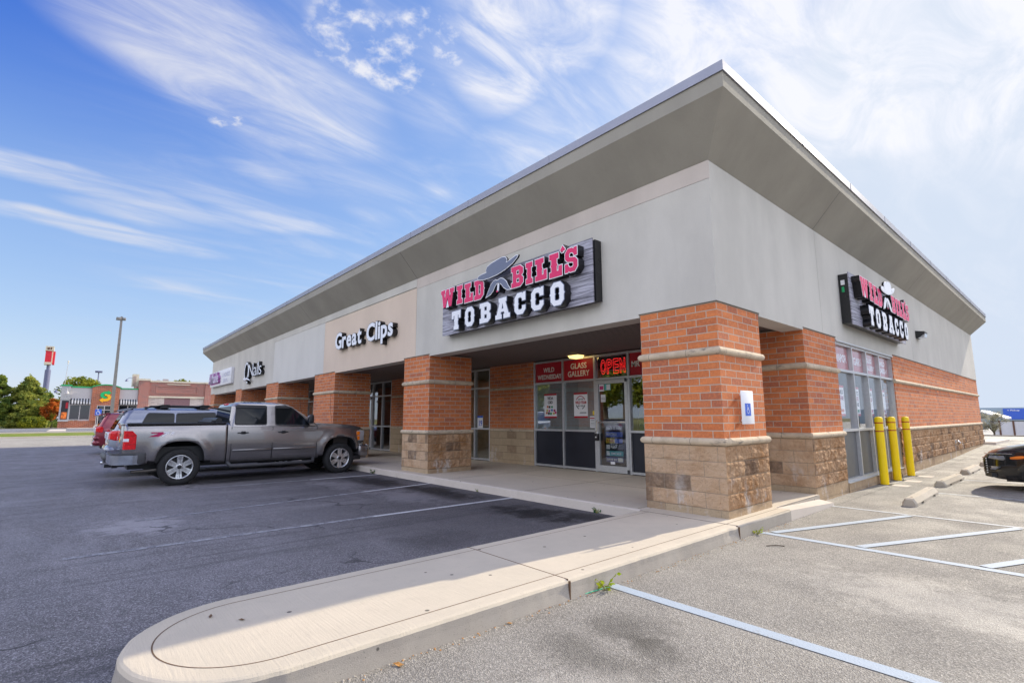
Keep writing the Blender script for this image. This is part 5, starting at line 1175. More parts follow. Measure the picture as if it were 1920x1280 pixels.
    for v in e.data.vertices: v.co.y += (v.co.z-1.075)*.5
    text('door_lettering', 'SILVERADO', 2.42, .795, .50, .034, .987, 'side', CHROME, t, depth=.004, bold=.0)
    # tailgate, bumpers, hitch, exhaust
    m = MB(); m.bbox(-.79, .79, -1.05, -.96, .80, 1.33, .02); m.bbox(-.80,.80,-1.075,-.94,1.315,1.375,.02); tg = m.build('tailgate', P_GREY, t)
    m = MB(); m.bbox(-.14,.14,-1.056,-1.045,1.08,1.15,.004); m.build('handle', BLACK, tg)
    m = MB(); m.bbox(-.12,.12,-1.056,-1.048,.95,1.02,.003); m.build('emblem', ORNG, tg)
    m = MB(); pf = [(-1.03,1.20),( .985,-.62)]
    prof = [(-1.0,.0)]
    bp = [(-1.00,-.70),(-1.03,-.86),(-.97,-1.10),(-.80,-1.22),(-.35,-1.245),(.35,-1.245),(.80,-1.22),(.97,-1.10),(1.03,-.86),(1.0,-.70),(.9,-.75),(.9,-1.0),(-.9,-1.0),(-.9,-.75)]
    m.prism([(x, y) for x, y in bp], 'z', .50, .695); m.build('rear_bumper', plain('bumper steel', (.35,.38,.46), .22, .85), t)
    m = MB(); m.prism([(x*.99, y*.99) for x, y in bp], 'z', .697, .735); m.bbox(.93,1.015,-.84,-.64,.50,.74,.02); m.bbox(-1.015,-.93,-.84,-.64,.50,.74,.02); m.build('bumper_step', DGREY, t)
    m = MB(); m.box(-.30,.30,-1.16,-1.06,.40,.50); m.box(-.04,.04,-1.28,-1.1,.40,.47); m.build('hitch', BLACK, t)
    m = MB(); m.tube([(.78,-.20,.36),(.80,-.55,.34),(.84,-.86,.335)], .038, 12, cap=False); m.build('exhaust_pipe', plain('exhaust steel', (.12,.11,.10), .5, .7), t)
    m = MB(); m.bbox(-.97,.97,4.18,4.46,.42,.72,.05); m.bbox(-.9,.9,4.2,4.43,.36,.44,.02); fb = m.build('front_bumper', P_GREY, t)
    m = MB(); m.bbox(-.72,.72,4.26,4.38,.74,1.08,.02); m.bbox(.76,.93,4.40,4.475,.60,.74,.012); m.bbox(-.93,-.76,4.40,4.475,.60,.74,.012); m.build('grille', CHROME, t)
    m = MB(); m.bbox(-.95,.95,4.0,4.25,.33,.43,.02); m.build('air_dam', BLACK, t)
    # rolled bed cover and rails
    m = MB(); m.tube([(-.86,.72,1.415),(.0,.735,1.42),(.86,.72,1.415)], .07, 14); m.tube([(-.84,.60,1.39),(.84,.60,1.385)], .035, 10); m.build('rolled_cover', BLACK, t)
    m = MB()
    for s in (-1, 1): m.bbox(*sorted((s*.79, s*.955)), -1.0, .87, 1.335, 1.372, .012)
    m.box(-.8,.8,-.93,-.9,.87,1.33); m.build('bed_rail', BLACK, t)
    # third brake lamp, wipers, antenna, steering wheel hint
    m = MB(); m.bbox(-.18,.18,1.0,1.06,1.80,1.84,.012); m.build('brake_light', REDL, t)
    m = MB(); m.tube([(-.88,3.25,1.34),(-.89,3.15,1.80),(-.9,3.12,2.0)], .004, 5); m.build('antenna', BLACK, t)
    m = MB(); m.tube([(.88,3.42,1.31),(.88,3.36,1.7),(.88,3.35,2.13)], .003, 5); m.build('antenna', BLACK, t)
    return t
make_truck()
# --- people carrier behind the truck
def make_suv(label, loc, pnt, rails=True, name='parked_suv', h=0, bare=False):
    t = thing(name, label, 'car', loc)
    c = dict(y0=-1.10, y1=3.95, W=.975, paint=pnt, axles=(0, 3.02), wr=.37, arch=(.44,.47), tw=.24, rr=.25, flare=.02, er=.35, ef=.6, pr=.12, pf=.22, low=.34, crown=.0,
        top=[(-1.10,1.02),(-1.05,1.12),(-.95,1.16),(0,1.14),(2.2,1.10),(2.6,1.08),(3.4,1.0),(3.8,.88),(3.95,.75)], bot=[(-1.10,.42),(-.8,.30),(3.4,.28),(3.95,.36)], doors=[(.30,1.25,.34,1.10),(1.25,2.35,.34,1.09)], hz=.98, hmat=pnt,
        gh=dict(lv=[(1.08,-1.07,2.72,.93,.16),(1.15,-1.05,2.55,.92,.16),(1.45,-.93,2.0,.8434,.16),(1.62,-.85,1.62,.80,.16),(1.70,-.81,1.45,.75,.18),(1.745,-.72,1.25,.66,.2),(1.76,-.5,1.0,.5,.2)],
            wins=[[(-.52,1.20),(.22,1.19),(.22,1.60),(-.34,1.61)], [(.30,1.19),(1.20,1.18),(1.20,1.62),(.30,1.60)], [(1.30,1.18),(2.30,1.15),(1.95,1.40),(1.62,1.60),(1.30,1.62)]], rear=(1.20,1.60), front=(1.18,1.64)))
    vehicle(t, c)
    for s in (-1, 1):
        m = MB(); rg = []
        for z, a, b in ((.93,-1.06,-.90),(.96,-1.09,-.87),(1.10,-1.09,-.86),(1.17,-1.05,-.90)): rg.append([(s*.72,a-.03,z),(s*.86,a+.0,z),(s*.945,a+.09,z),(s*.972,b,z),(s*.90,b,z),(s*.72,b,z)])
        for a, b in zip(rg, rg[1:]): m.add(a+b, [(i, (i+1) % 6, 6+(i+1) % 6, 6+i) for i in range(6)])
        m.add(rg[0], [list(range(6))[::-1]]); m.add(rg[-1], [list(range(6))]); tl = m.build('taillight', REDL, t)
        m = MB(); m.bbox(*sorted((s*.60, s*.735)), -1.135, -1.05, .95, 1.12, .01); m.build('reverse_lens', SIGNW, tl)
        m = MB(); m.bbox(*sorted((s*.70, s*.95)), 3.52, 3.80, .74, .88, .03); m.build('headlight', LENS, t)
        if rails:
            m = MB(); m.tube([(s*.70,-.42,1.735),(s*.72,-.30,1.80),(s*.73,.2,1.815),(s*.73,1.0,1.80),(s*.71,1.35,1.735)], .022, 8); m.bbox(*sorted((s*.68,s*.76)), -.08,.10,1.75,1.80,.01); m.bbox(*sorted((s*.68,s*.76)), .85,1.03,1.75,1.79,.01); m.build('roof_rail', BLACK, t)
        m = MB(); m.bbox(*sorted((s*.98, s*1.13)), 2.1, 2.22, 1.10, 1.25, .03); m.build('mirror', pnt, t)
    if rails:
        for y in (.0, .94):
            m = MB(); m.prism([(y-.16,1.815),(y-.05,1.85),(y+.10,1.85),(y+.16,1.82),(y,1.815)], 'x', -.76, .76); m.build('cross_bar', BLACK, t)
    m = MB(); m.prism([(-1.0,1.655),(-.78,1.69),(-.66,1.755),(-.76,1.755),(-1.0,1.70)], 'x', -.70, .70); m.build('spoiler', pnt, t)
    m = MB(); m.bbox(-.92,.92,-1.19,-.80,.36,.62,.12); m.build('rear_bumper', DGREY if rails else pnt, t)
    m = MB(); m.bbox(-.93,.93,-1.17,-.80,.58,.80,.10); m.build('bumper_cover', pnt, t)
    m = MB(); m.bbox(-.6,.6,-1.135,-1.08,1.06,1.10,.01); m.build('chrome_strip', CHROME, t)
    m = MB(); m.tube([(.62,-1.0,.38),(.62,-1.22,.37)], .04, 12, cap=False); m.build('exhaust_pipe', CHROME, t)
    m = MB(); m.box(-.75,.75,-.9,3.6,.25,.6); m.build('underbody', BLACK, t)
    m = MB(); m.box(-.17,.17,-1.13,-1.115,.86,.98); m.build('number_plate', WHITE, t)
    m = MB(); m.prism([(-.30,1.75),(-.20,1.80),(-.10,1.755)], 'x', -.02, .02); m.build('roof_fin', pnt, t)
    return t
make_suv('pale silver blue suv with black roof rails parked behind the pickup truck', (-14.15, -4.56, -.15), P_SILV)
make_suv('maroon people carrier, farthest of the vehicles parked nose in', (-25.6, -4.52, -.15), P_MAR, False, 'parked_van')
# --- saloon at the right edge
def make_saloon(label, loc, rz, pnt):
    t = thing('parked_car', label, 'car', loc, rz)
    c = dict(y0=-3.7, y1=1.02, W=.915, paint=pnt, axles=(-2.78, 0), wr=.335, arch=(.39,.375), tw=.22, rr=.225, flare=.015, er=.4, ef=.75, pr=.16, pf=.38, crown=.05,
        top=[(-3.7,.80),(-3.5,.98),(-3.0,1.02),(-.7,.97),(-.2,.93),(.3,.86),(.7,.77),(.95,.68),(1.02,.60)], bot=[(-3.7,.34),(-3.3,.22),(.5,.20),(.85,.22),(1.02,.30)], doors=[(-2.3,-1.35,.28,.96),(-1.35,-.42,.28,.95)], hz=.80, hmat=pnt,
        gh=dict(lv=[(.93,-3.15,-.35,.86,.16),(1.0,-3.0,-.55,.84,.16),(1.2,-2.55,-1.05,.7455,.16),(1.36,-2.15,-1.40,.67,.16),(1.42,-1.95,-1.55,.55,.15),(1.44,-1.85,-1.65,.4,.1)],
            wins=[[(-2.65,1.02),(-1.85,1.02),(-1.85,1.34),(-2.1,1.34)], [(-1.78,1.02),(-.80,1.0),(-1.3,1.27),(-1.5,1.34),(-1.78,1.34)]], rear=(1.02,1.34), front=(1.0,1.36)))
    vehicle(t, c)
    for s in (-1, 1):
        rg = []
        for z, a, b in ((.585,.93,.52),(.62,.955,.44),(.66,.93,.36),(.69,.88,.30)): 
            rg.append([(s*.45,a+.06,z),(s*.66,a-.03,z),(s*.80,a-.20,z),(s*.885,b,z),(s*.80,b,z),(s*.45,a-.2,z)])
        m = MB()
        for a, b in zip(rg, rg[1:]): m.add(a+b, [(i, (i+1) % 6, 6+(i+1) % 6, 6+i) for i in range(6)], 0, True)
        m.add(rg[0], [list(range(6))[::-1]]); m.add(rg[-1], [list(range(6))]); hl = m.build('headlight', mk_glass('lamp glass', refl=1.5, base=.15, solid=(.16,.16,.17)), t)
        bxw = lambda y: .915*.99*(1-(max(0, 1-(1.02-y)/.75))**2.2*.38)
        m = MB(); G_ = []; NA = 10
        for q in range(NA+1):
            y = .60-.34*q/NA; hgt = .033*math.sin(pi*min(1, .12+.88*q/NA))**.6 if q < NA else .004; zc = .632+.045*q/NA
            for dz in (-1, -.4, .4, 1): G_.append((s*(bxw(y)+(.020 if abs(dz) < .9 else .004)), y, zc+hgt*dz))
        m.add(G_, [(4*a+b, 4*a+b+1, 4*a+b+5, 4*a+b+4) for a in range(NA) for b in range(3)], 0, True); m.build('amber_lens', AMBER, hl)
        m = MB(); m.tube([(s*.45,1.0,.695),(s*.68,.93,.70),(s*.82,.70,.712),(s*.885,.36,.715)], .008, 6); m.build('chrome_strip', CHROME, hl)
        m = MB(); m.add([(s*.56,.985,.40),(s*.80,.83,.40),(s*.83,.78,.465),(s*.60,.965,.45),(s*.56,.9,.40),(s*.72,.80,.405),(s*.76,.74,.46),(s*.6,.88,.45)], [(0,1,2,3),(4,7,6,5),(0,4,5,1),(1,5,6,2),(2,6,7,3),(3,7,4,0)]); m.build('fog_light', LENS, t)
        m = MB(); m.bbox(*sorted((s*.92, s*1.06)), -.75, -.63, .98, 1.10, .03); m.build('mirror', pnt, t)
        m = MB(); m.bbox(*sorted((s*.55, s*.88)), -3.70, -3.45, .74, .90, .03); m.build('taillight', REDL, t)
    m = MB()
    for i in range(7): m.tube([(-.64,.965,.60-.045*i),(-.3,1.05,.60-.045*i),(.3,1.05,.60-.045*i),(.64,.965,.60-.045*i)], .012, 6)
    m.build('grille', CHROME, t)
    m = MB(); m.prism([(-.75,.90),(-.5,1.02),(.5,1.02),(.75,.90),(.7,.80),(-.7,.80)], 'z', .25, .33); m.box(-.70,.70,-3.4,.7,.18,.5); m.build('lower_lip', BLACK, t)
    return t
make_saloon('glossy black car nosing into the picture at the right edge', (1.66+1.02, 8.02, -.15), radians(90), P_BLK)
make_saloon('white car mostly outside the right edge beyond the black car', (3.05+1.02, 13.2, H(3.5,13.2)), radians(90), P_WHT)
t = thing('wall_tap', 'small metal hose tap on the block base of the long side wall', 'tap', (.03, 16.6, .42)); m = MB(); m.tube([(0,0,0),(.09,0,0),(.11,0,-.05)], .016, 8); m.lathe([(.04,0),(.04,.012),(.001,.012)], (.05,0,.03), 'z', 10); m.build('spout', CHROME, t); m = MB(); m.box(-.03,.0,-.05,.05,-.05,.05); m.build('plate', METAL, t)
# ---------------------------------------------------------------- trees and plants
def leaves(m, c, r, n, size, rnd, squash=.8, mi=0, flat=.0):
    for _ in range(n):
        while True:
            p = Vector((rnd.uniform(-1,1), rnd.uniform(-1,1), rnd.uniform(-1,1)))
            if .25 < p.length < 1: break
        q = Vector((c[0]+p.x*r, c[1]+p.y*r, c[2]+p.z*r*squash)); s = size*rnd.uniform(.5, 1.2)
        a = Vector((rnd.uniform(-1,1), rnd.uniform(-1,1), rnd.uniform(-.6,.6))).normalized()*s; b = a.orthogonal().normalized(); b.rotate(Matrix.Rotation(rnd.uniform(0,6.28), 3, a)); b = b*s*.6
        m.add([q-a, q+b*.8-a*.2, q+a, q-b*.8-a*.1], [(0,1,2,3)], mi)
def tree(name, label, x, y, z, h, w, kind, mat, seed, dens=1, ls=.22, group=None):
    rnd = random.Random(seed); t = thing(name, label, 'tree', (x, y, z), group=group); m = MB()
    tr = h*.02
    if kind == 'con':
        m.tube([(0,0,-.2),(.03*w,0,h*.4),(0,.02*w,h*.95)], [tr*1.6, tr, .02], 8); 
        for k in range(22):
            hh = h*(.08+.84*k/22); rr = w/2*(1-(hh/h)**1.3)*.8; a = rnd.uniform(0,6.28); m.tube([(0,0,hh),(rr*cos(a),rr*sin(a),hh+.1*rr)], [tr*.35,.01], 5)
        m.build('trunk', BARK, t); m = MB()
        for k in range(int(95*dens)):
            u = rnd.random()**1.15; hh = h*(.05+.92*u); env = w/2*(1-u**1.7)*(.75+.35*rnd.random())+.12; a = rnd.uniform(0,6.28); rad = env*rnd.uniform(.35,1)
            leaves(m, (rad*cos(a), rad*sin(a), hh+.2*rnd.random()), w*rnd.uniform(.10,.17)*(1.15-.6*u), int(150*rnd.uniform(.6,1.2)), ls*.8, rnd, .62)
        leaves(m, (0,0,h*.96), w*.06, 60, ls*.8, rnd, 2.2)
    else:
        th = h*(.30 if kind == 'dec' else .18); m.tube([(0,0,-.2),(0,0,th),(.02*w,0,h*.6)], [tr*1.8, tr*1.3, tr*.4], 9); tips = []
        for k in range(11):
            a = k*2.4+rnd.random(); el = rnd.uniform(.45,1.2); L = w*.42*rnd.uniform(.6,1.05); s0 = (0,0,th*rnd.uniform(.75,1.5)); e = (L*cos(a)*cos(el*.5), L*sin(a)*cos(el*.5), s0[2]+(h-s0[2])*.75*rnd.uniform(.4,1)); mid = tuple((p+q)/2+(.1*w if i == 2 else 0)*.4 for i, (p, q) in enumerate(zip(s0, e)))
            m.tube([s0, mid, e], [tr*.8, tr*.45, .015], 6); tips.append(e)
        m.build('trunk', BARK, t); m = MB()
        for k in range(int(44*dens)):
            a = rnd.uniform(0,6.28); u = rnd.uniform(-.9,1); rr = math.sqrt(max(0, 1-u*u))*w/2*.86*rnd.uniform(.45,1); zc = h*.60+u*h*.36
            leaves(m, (rr*cos(a), rr*sin(a), zc), w*rnd.uniform(.09,.16), int(130*rnd.uniform(.6,1.2)), ls, rnd, .8)
    m.build('crown', mat, t); return t
zt = .25
tree('conifer_tree', 'tall bushy pine in front at the left beside the red sign pole', -104, -11.9, .2, 7.7, 6.8, 'con', LF_CON, 11, 1.6, .26)
tree('conifer_tree', 'darker pine cut by the left edge of the photo', -104, -14.9, .2, 7.8, 4.8, 'con', LF_DRK, 12, 1.2, .26)
tree('conifer_tree', 'shorter dark pine standing between the red sign pole and the sandwich shop', -122, -10.2, .2, 6.0, 6.2, 'con', LF_DRK, 13, 1.2, .28)
tree('maple_tree', 'small orange autumn maple left of the sandwich shop', -101, -8.75, .25, 4.3, 2.9, 'rnd', LF_OR, 14, 1.0, .17)
tree('green_tree', 'round yellow green tree rising behind the green-trimmed roof', -118, -6.0, .2, 8.9, 8.0, 'dec', LF_GRN, 15, 1.4, .26)
tree('green_tree', 'yellow green treetop behind the right end of the dark red brick building', -116, 9.2, .2, 8.9, 6.5, 'dec', LF_GRN, 16, 1.0, .26)
t = thing('bush', 'low green bush at the foot of the orange maple', 'bush', (-99, -7.9, .25)); m = MB(); leaves(m, (0,0,.6), 1.0, 500, .14, random.Random(5), .7); m.build('foliage', LF_DRK, t)
t = thing('bush', 'bright green bush at the foot of the tall left pine', 'bush', (-100, -11.2, .2)); m = MB(); leaves(m, (0,.3,.8), 1.7, 900, .2, random.Random(6), .6); m.build('foliage', LF_GRN, t)
tree('bare_tree', 'thin pale-leaved tree beyond the far corner of the shop building', -3.6, 66, H(-2,66), 3.0, 2.6, 'rnd', leafmat('pale leaves', (.32,.30,.22), (.45,.42,.34)), 21, .5, .07)
# trees across the road, seen mirrored in the shop windows
for k, (x, y, h, w, mt) in enumerate([(-36,-40,11,9,LF_GRN), (-46,-47,13,10,LF_CON), (-27,-46,12,9,LF_DRK), (-58,-44,11,10,LF_GRN), (-18,-44,10,8,LF_GRN), (-70,-50,13,11,LF_CON), (-34,-52,14,10,LF_GRN), (-52,-56,14,12,LF_DRK)]):
    tree('roadside_tree', 'leafy tree across the road seen only mirrored in the shop windows', x, y, -.15, h, w, 'dec', mt, 30+k, .9, .36, 'trees across the road, mirrored in the windows')
def weed(label, x, y, z, s, mat, seed, n=9):
    rnd = random.Random(seed); t = thing('weed', label, 'weed', (x, y, z)); m = MB()
    for k in range(n):
        a = rnd.uniform(0,6.28); L = s*rnd.uniform(.4,1); tip = Vector((L*cos(a)*.6, L*sin(a)*.6, L*rnd.uniform(.4,1))); m.tube([(0,0,0), tuple(tip*.5+Vector((0,0,.1*L))), tuple(tip)], .0025, 4)
        for j in range(3):
            p = tip*(1-.28*j); d = Vector((cos(a+rnd.uniform(-1.5,1.5)), sin(a+rnd.uniform(-1.5,1.5)), rnd.uniform(-.3,.5))).normalized()*s*.28; u = d.orthogonal().normalized()*s*.09; u.rotate(Matrix.Rotation(rnd.uniform(-1,1), 3, d))
            m.add([p, p+d*.5+u, p+d, p+d*.5-u, p+d*.45+Vector((0,0,.008))], [(0,1,4),(1,2,4),(2,3,4),(3,0,4)], 1)
    m.build('leaves', [plain('weed stem', (.3,.3,.08), .7) if 'weed stem' not in bpy.data.materials else bpy.data.materials['weed stem'], mat], t); return t
weed('bright yellow green weed growing at the kerb foot by the blue line', .325, -2.90, -.15, .17, LF_WEED, 1, 8)
weed('small yellow green weed at the kerb foot near the corner pillar', .30, .10, -.15, .11, LF_WEED, 2, 9)
weed('dark green weed in the kerb joint left of the corner pillar', -1.95, -.27, -.15, .12, LF_WEED2, 3, 10)
weed('tiny green weed at the kerb between the brick pillars', -5.0, -.26, -.15, .07, LF_WEED2, 4, 6)
weed('green weed under the nose of the pickup truck at the kerb', -9.6, -.27, -.15, .14, LF_WEED2, 5, 12)
def leaf_litter(label, x, y, z, s, mat, seed):
    rnd = random.Random(seed); m = MB(); a = rnd.uniform(0,3)
    R_ = Matrix.Rotation(a, 3, 'Z'); pts = [(-1,0,.05),(-.3,.35,.25),(.5,.3,.1),(1,0,.3),(.4,-.35,.05),(-.4,-.3,.2)]
    m.add([tuple(R_ @ Vector((p[0]*s, p[1]*s, p[2]*s+.002))) for p in pts]+[(0,0,.1*s)], [(0,1,6),(1,2,6),(2,3,6),(3,4,6),(4,5,6),(5,0,6)]); o = m.build('dead_leaf', mat, None, (x, y, z)); tag(o, label, 'leaf')
BRL = plain('dry leaf orange', (.50,.24,.06), .7); GRL = plain('dry leaf brown', (.14,.08,.04), .8)
leaf_litter('curled orange dead leaf on the asphalt close to the island kerb', .33, -4.83, -.148, .045, BRL, 1)
leaf_litter('brown dead leaf on the island concrete in the shade', -.80, -5.60, .001, .03, GRL, 2); leaf_litter('dark dead leaf on the island at the shadow edge', -.60, -5.46, .001, .028, GRL, 3); leaf_litter('orange crumb of leaf beside the island kerb halfway along', .31, -3.95, -.148, .025, BRL, 4)
m = MB(); rr = random.Random(9)
for k in range(420):
    y = rr.uniform(-6, 1.2); x = .275+abs(rr.gauss(0, .035)); s = rr.uniform(.003, .009); m.add([(x-s, y, -.149), (x, y-s, -.149), (x+s, y, -.149), (x, y+s, -.149), (x, y, -.149+s)], [(0,1,4),(1,2,4),(2,3,4),(3,0,4)], rr.choice((0,0,1)))
tag(m.build('kerb_grit', [plain('grit pale', (.5,.45,.38), .9), BRL]), 'pale grit and crumbs lying along the foot of the island kerb', 'grit', kind='stuff')
m = MB(); m.tube([(.27,-3.10,-.146),(.285,-2.95,-.144),(.30,-2.80,-.146)], .004, 6); tag(m.build('green_string', plain('green string', (.05,.45,.25), .6)), 'short green string along the kerb foot beside the bright weed', 'string')
m = MB(); m.tube([(.62,-.42,-.142),(.70,-.33,-.138),(.76,-.28,-.143)], .005, 6); tag(m.build('twig', BARK), 'small dark twig lying on the asphalt below the hatched bay', 'twig')
# ---------------------------------------------------------------- far left: sandwich shop, dark brick building, poles
FX = -88.0
def fb(m, y0, y1, z0, z1, d=0, th=.3, mi=0): m.box(FX+d-th, FX+d, y0, y1, z0, z1, mi)
t = thing('sandwich_shop', 'small green-trimmed shop with a brick gable and striped awnings at the far left', 'building', (FX, -3.7, H(FX,-3.7)))
def fix(o): o.location = -Vector(t.location); return o
m = MB(); fb(m, -7.85, .40, 1.30, 5.75, 0, 8); fix(m.build('stucco_wall', FARW, t))
m = MB(); fb(m, -7.9, .40, 0, 1.25, .06, 8); fb(m, -4.72, -1.72, 1.2, 5.8, .35, .6)
for i in range(8):
    a0 = -4.72+3.0*i/8; a1 = -4.72+3.0*(i+1)/8; zz = lambda y: 5.8+.33*(1-((y+3.22)/1.5)**2); m.add([(FX+.35,a0,5.79),(FX+.35,a1,5.79),(FX+.35,a1,zz(a1)),(FX+.35,a0,zz(a0)),(FX-.25,a0,5.79),(FX-.25,a1,5.79),(FX-.25,a1,zz(a1)),(FX-.25,a0,zz(a0))], [(0,1,2,3),(7,6,5,4),(3,2,6,7)])
fix(m.build('brick_wall', BRICKFAR2, t))
m = MB()
for i in range(12):
    a0 = -4.85+3.26*i/12; a1 = -4.85+3.26*(i+1)/12; zz = lambda y: 5.80+.36*(1-((y+3.22)/1.63)**2); m.add([(FX+.42,a0,zz(a0)),(FX+.42,a1,zz(a1)),(FX+.42,a1,zz(a1)+.13),(FX+.42,a0,zz(a0)+.13),(FX-.3,a0,zz(a0)),(FX-.3,a1,zz(a1)),(FX-.3,a1,zz(a1)+.13),(FX-.3,a0,zz(a0)+.13)], [(0,1,2,3),(3,2,6,7),(7,6,5,4),(0,4,5,1)])
fb(m, -8.0, -6.85, 5.90, 6.08, .2, 1); fb(m, -6.85, -4.8, 5.74, 5.90, .1, 1); fb(m, -1.65, .40, 5.68, 5.84, .1, 1); fix(m.build('roof_trim', GREEN, t))
m = MB(); fb(m, -7.9, -6.95, 3.95, 5.9, .14, .5); fb(m, -7.95, -6.88, 4.1, 4.25, .2, .5); fb(m, -7.9, -7.72, 1.3, 3.95, .14, .5); fb(m, -7.02, -6.86, 1.3, 3.95, .14, .5); fb(m, -7.95, -6.86, 1.15, 1.4, .2, .5); fix(m.build('corner_pier', plain('grey trim', (.40,.40,.41), .6), t))
m = MB(); fb(m, -7.72, -7.02, 1.4, 3.95, .16, .1); ps = m.build('food_poster', plain('poster black', (.02,.015,.02), .5), t); fix(ps); m = MB(); fb(m, -7.66,-7.1,1.5,2.4,.18,.015); fb(m,-7.3,-7.05,2.9,3.7,.18,.015,1); p2 = m.build('picture', [plain('food orange', (.65,.15,.02), .5, var=.6, scale=3), RED], ps)
def far_window(parent, y0, y1, z0, z1, d=.06, n=2):
    m = MB(); w = .07
    for i in range(n+1): yy = y0+(y1-y0)*i/n; fb(m, yy-w/2, yy+w/2, z0, z1, d+.04, .12)
    fb(m, y0, y1, z1-w, z1, d+.038, .12); fb(m, y0, y1, z0, z0+w, d+.038, .12); f = fix(m.build('window', FARW, parent))
    m = MB(); fb(m, y0+.04, y1-.04, z0+.05, z1-.05, d+.0, .03); m.build('pane', GLASS_DK, f); return f
far_window(t, -6.86, -4.76, 1.36, 3.42); far_window(t, -1.66, .38, 1.36, 3.42); w3 = far_window(t, -4.02, -2.45, .45, 3.34, .38, 2)
m = MB(); fb(m, -4.0, -2.47, 2.68, 2.76, .43, .1); m.build('transom', FARW, w3)
def awning(y0, y1):
    m = MB(); n = int((y1-y0)/.145)
    for i in range(n):
        a = y0+(y1-y0)*i/n; b = y0+(y1-y0)*(i+1)/n-.001; mi = i % 2
        m.add([(FX+.02,a,4.25),(FX+.02,b,4.25),(FX+.45,b,3.62),(FX+.45,a,3.62),(FX+.45,b,3.48),(FX+.45,a,3.48)], [(0,1,2,3),(3,2,4,5)], mi)
    return fix(m.build('awning', [BLACK, plain('awning grey', (.45,.45,.47), .7) if 'awning grey' not in bpy.data.materials else bpy.data.materials['awning grey']], t))
awning(-6.88, -4.78); awning(-1.68, .42)
t2 = thing('wall_logo', 'green and yellow arrow letter S on the brick gable', 'sign', (FX+.35, -3.24, 3.7), group=None)
def arrow_s():
    # two interlocking arrows forming an S, swept along arcs in the wall plane
    def ribbon(pts, w, mat, nm, head):
        m = MB(); P = [Vector(p) for p in pts]; vs = []
        for i, p in enumerate(P):
            d = (P[min(i+1, len(P)-1)]-P[max(i-1, 0)]).normalized(); k = Vector((-d.y, d.x))*w/2
            vs += [(.05,(p+k).x,(p+k).y),(.05,(p-k).x,(p-k).y),(.16,(p+k).x,(p+k).y),(.16,(p-k).x,(p-k).y)]
        fs = []
        for i in range(len(P)-1): a, b = 4*i, 4*i+4; fs += [(a,b,b+1,a+1),(a+2,a+3,b+3,b+2),(a,a+2,b+2,b),(a+1,b+1,b+3,a+3)]
        fs += [(0,1,3,2)]; m.add(vs, fs); e = P[-1]; d = (P[-1]-P[-2]).normalized(); k = Vector((-d.y, d.x)); T = [e+k*w*.95-d*.03, e-k*w*.95-d*.03, e+d*w*1.1]
        m.add([(.05,p.x,p.y) for p in T]+[(.165,p.x,p.y) for p in T], [(0,2,1),(3,4,5),(0,1,4,3),(1,2,5,4),(2,0,3,5)]); return m.build(nm, mat, t2)
    ribbon([(.30,.72),(.0,.74),(-.25,.80)] and [(.12+.0,.80),(-.15,.78),(-.33,.86),(-.42,1.05),(-.36,1.26),(-.18,1.38),(.05,1.40),(.22,1.40)], .36, GRN2, 'green_arrow', 1)
    ribbon([(-.12,1.03),(.12,1.03),(.32,.98),(.44,.80),(.40,.58),(.22,.42),(.0,.38),(-.28,.38)], .36, ORNG, 'yellow_arrow', 1)
arrow_s()
t3 = thing('brick_restaurant', 'long dark red brick building with cream trim and a blank brick panel', 'building', (FX, 5, .25)); t_ = t; t = t3
m = MB(); fb(m, .42, 1.64, 0, 7.0, .30, 9); fb(m, 1.64, 8.72, 4.75, 6.85, .10, 9); fb(m, 8.72, 14, 0, 6.85, .30, 9); fb(m, 1.64, 8.72, 0, 4.7, -.12, 9)
for a in ((2.49,7.78,6.25,6.40),(2.49,7.78,5.19,5.33),(2.49,2.65,5.33,6.25),(7.62,7.78,5.33,6.25)): fb(m, *a, .20, .3)
fix(m.build('brick_wall', BRICKFAR, t3))
m = MB(); fb(m, .34, 1.70, 7.0, 7.28, .40, 1.2); fb(m, 1.70, 8.66, 6.85, 7.08, .2, 1.2); fb(m, 8.66, 14.1, 6.85, 7.1, .4, 1.2); fb(m, 1.66, 8.70, 4.56, 4.80, .2, .3); fb(m, 3.78, 6.71, 6.52, 6.64, .24, .3); fix(m.build('cream_trim', CREAM, t3))
RUB = (mk_brick('rubble stone', (.6,.52,.47), (.45,.38,.34), (.3,.25,.24), (.6,.55,.5), w=.5, h=.22, ms=.02, spots=False))
for a_, b_ in ((1.66, 3.6), (6.87, 8.7)): m = MB(); fb(m, a_, b_, 3.0, 4.56, .0, .2); fix(m.build('stone_panel', RUB, t3))
m = MB(); fb(m, 3.6, 6.87, 1.0, 4.56, -.02, .1)
fix(m.build('mauve_panel', plain('mauve panel', (.22,.12,.13), .6), t3))
m = MB(); fb(m, -.32, .42, 6.2, 8.0, -1.2, 1.5); m.add([], []); fix(m.build('cream_tower', CREAM, t3))
m = MB(); fb(m, -.25, .10, 6.3, 7.7, -1.17, .02); fix(m.build('tower_panel', plain('tower panel', (.40,.30,.26), .7), t3))
m = MB(); m.box(FX-4, FX-3.5, 3.6, 4.3, 7.0, 7.6); m.box(FX-4.5, FX-4, 2.9, 3.3, 7.0, 7.45); fix(m.build('roof_vent', plain('vent metal', (.4,.4,.4), .5), t3))
m = MB(); m.tube([(FX-1.2,-.3,7.35),(FX-1.2,-.7,7.45),(FX-1.2,-.95,7.2)], .03, 6); m.lathe([(.02,.15),(.18,-.1),(.2,-.2)], (FX-1.2,-1.0,7.1), 'z', 12); fix(m.build('gooseneck_lamp', BLUEPOLE, t3))
t = t_
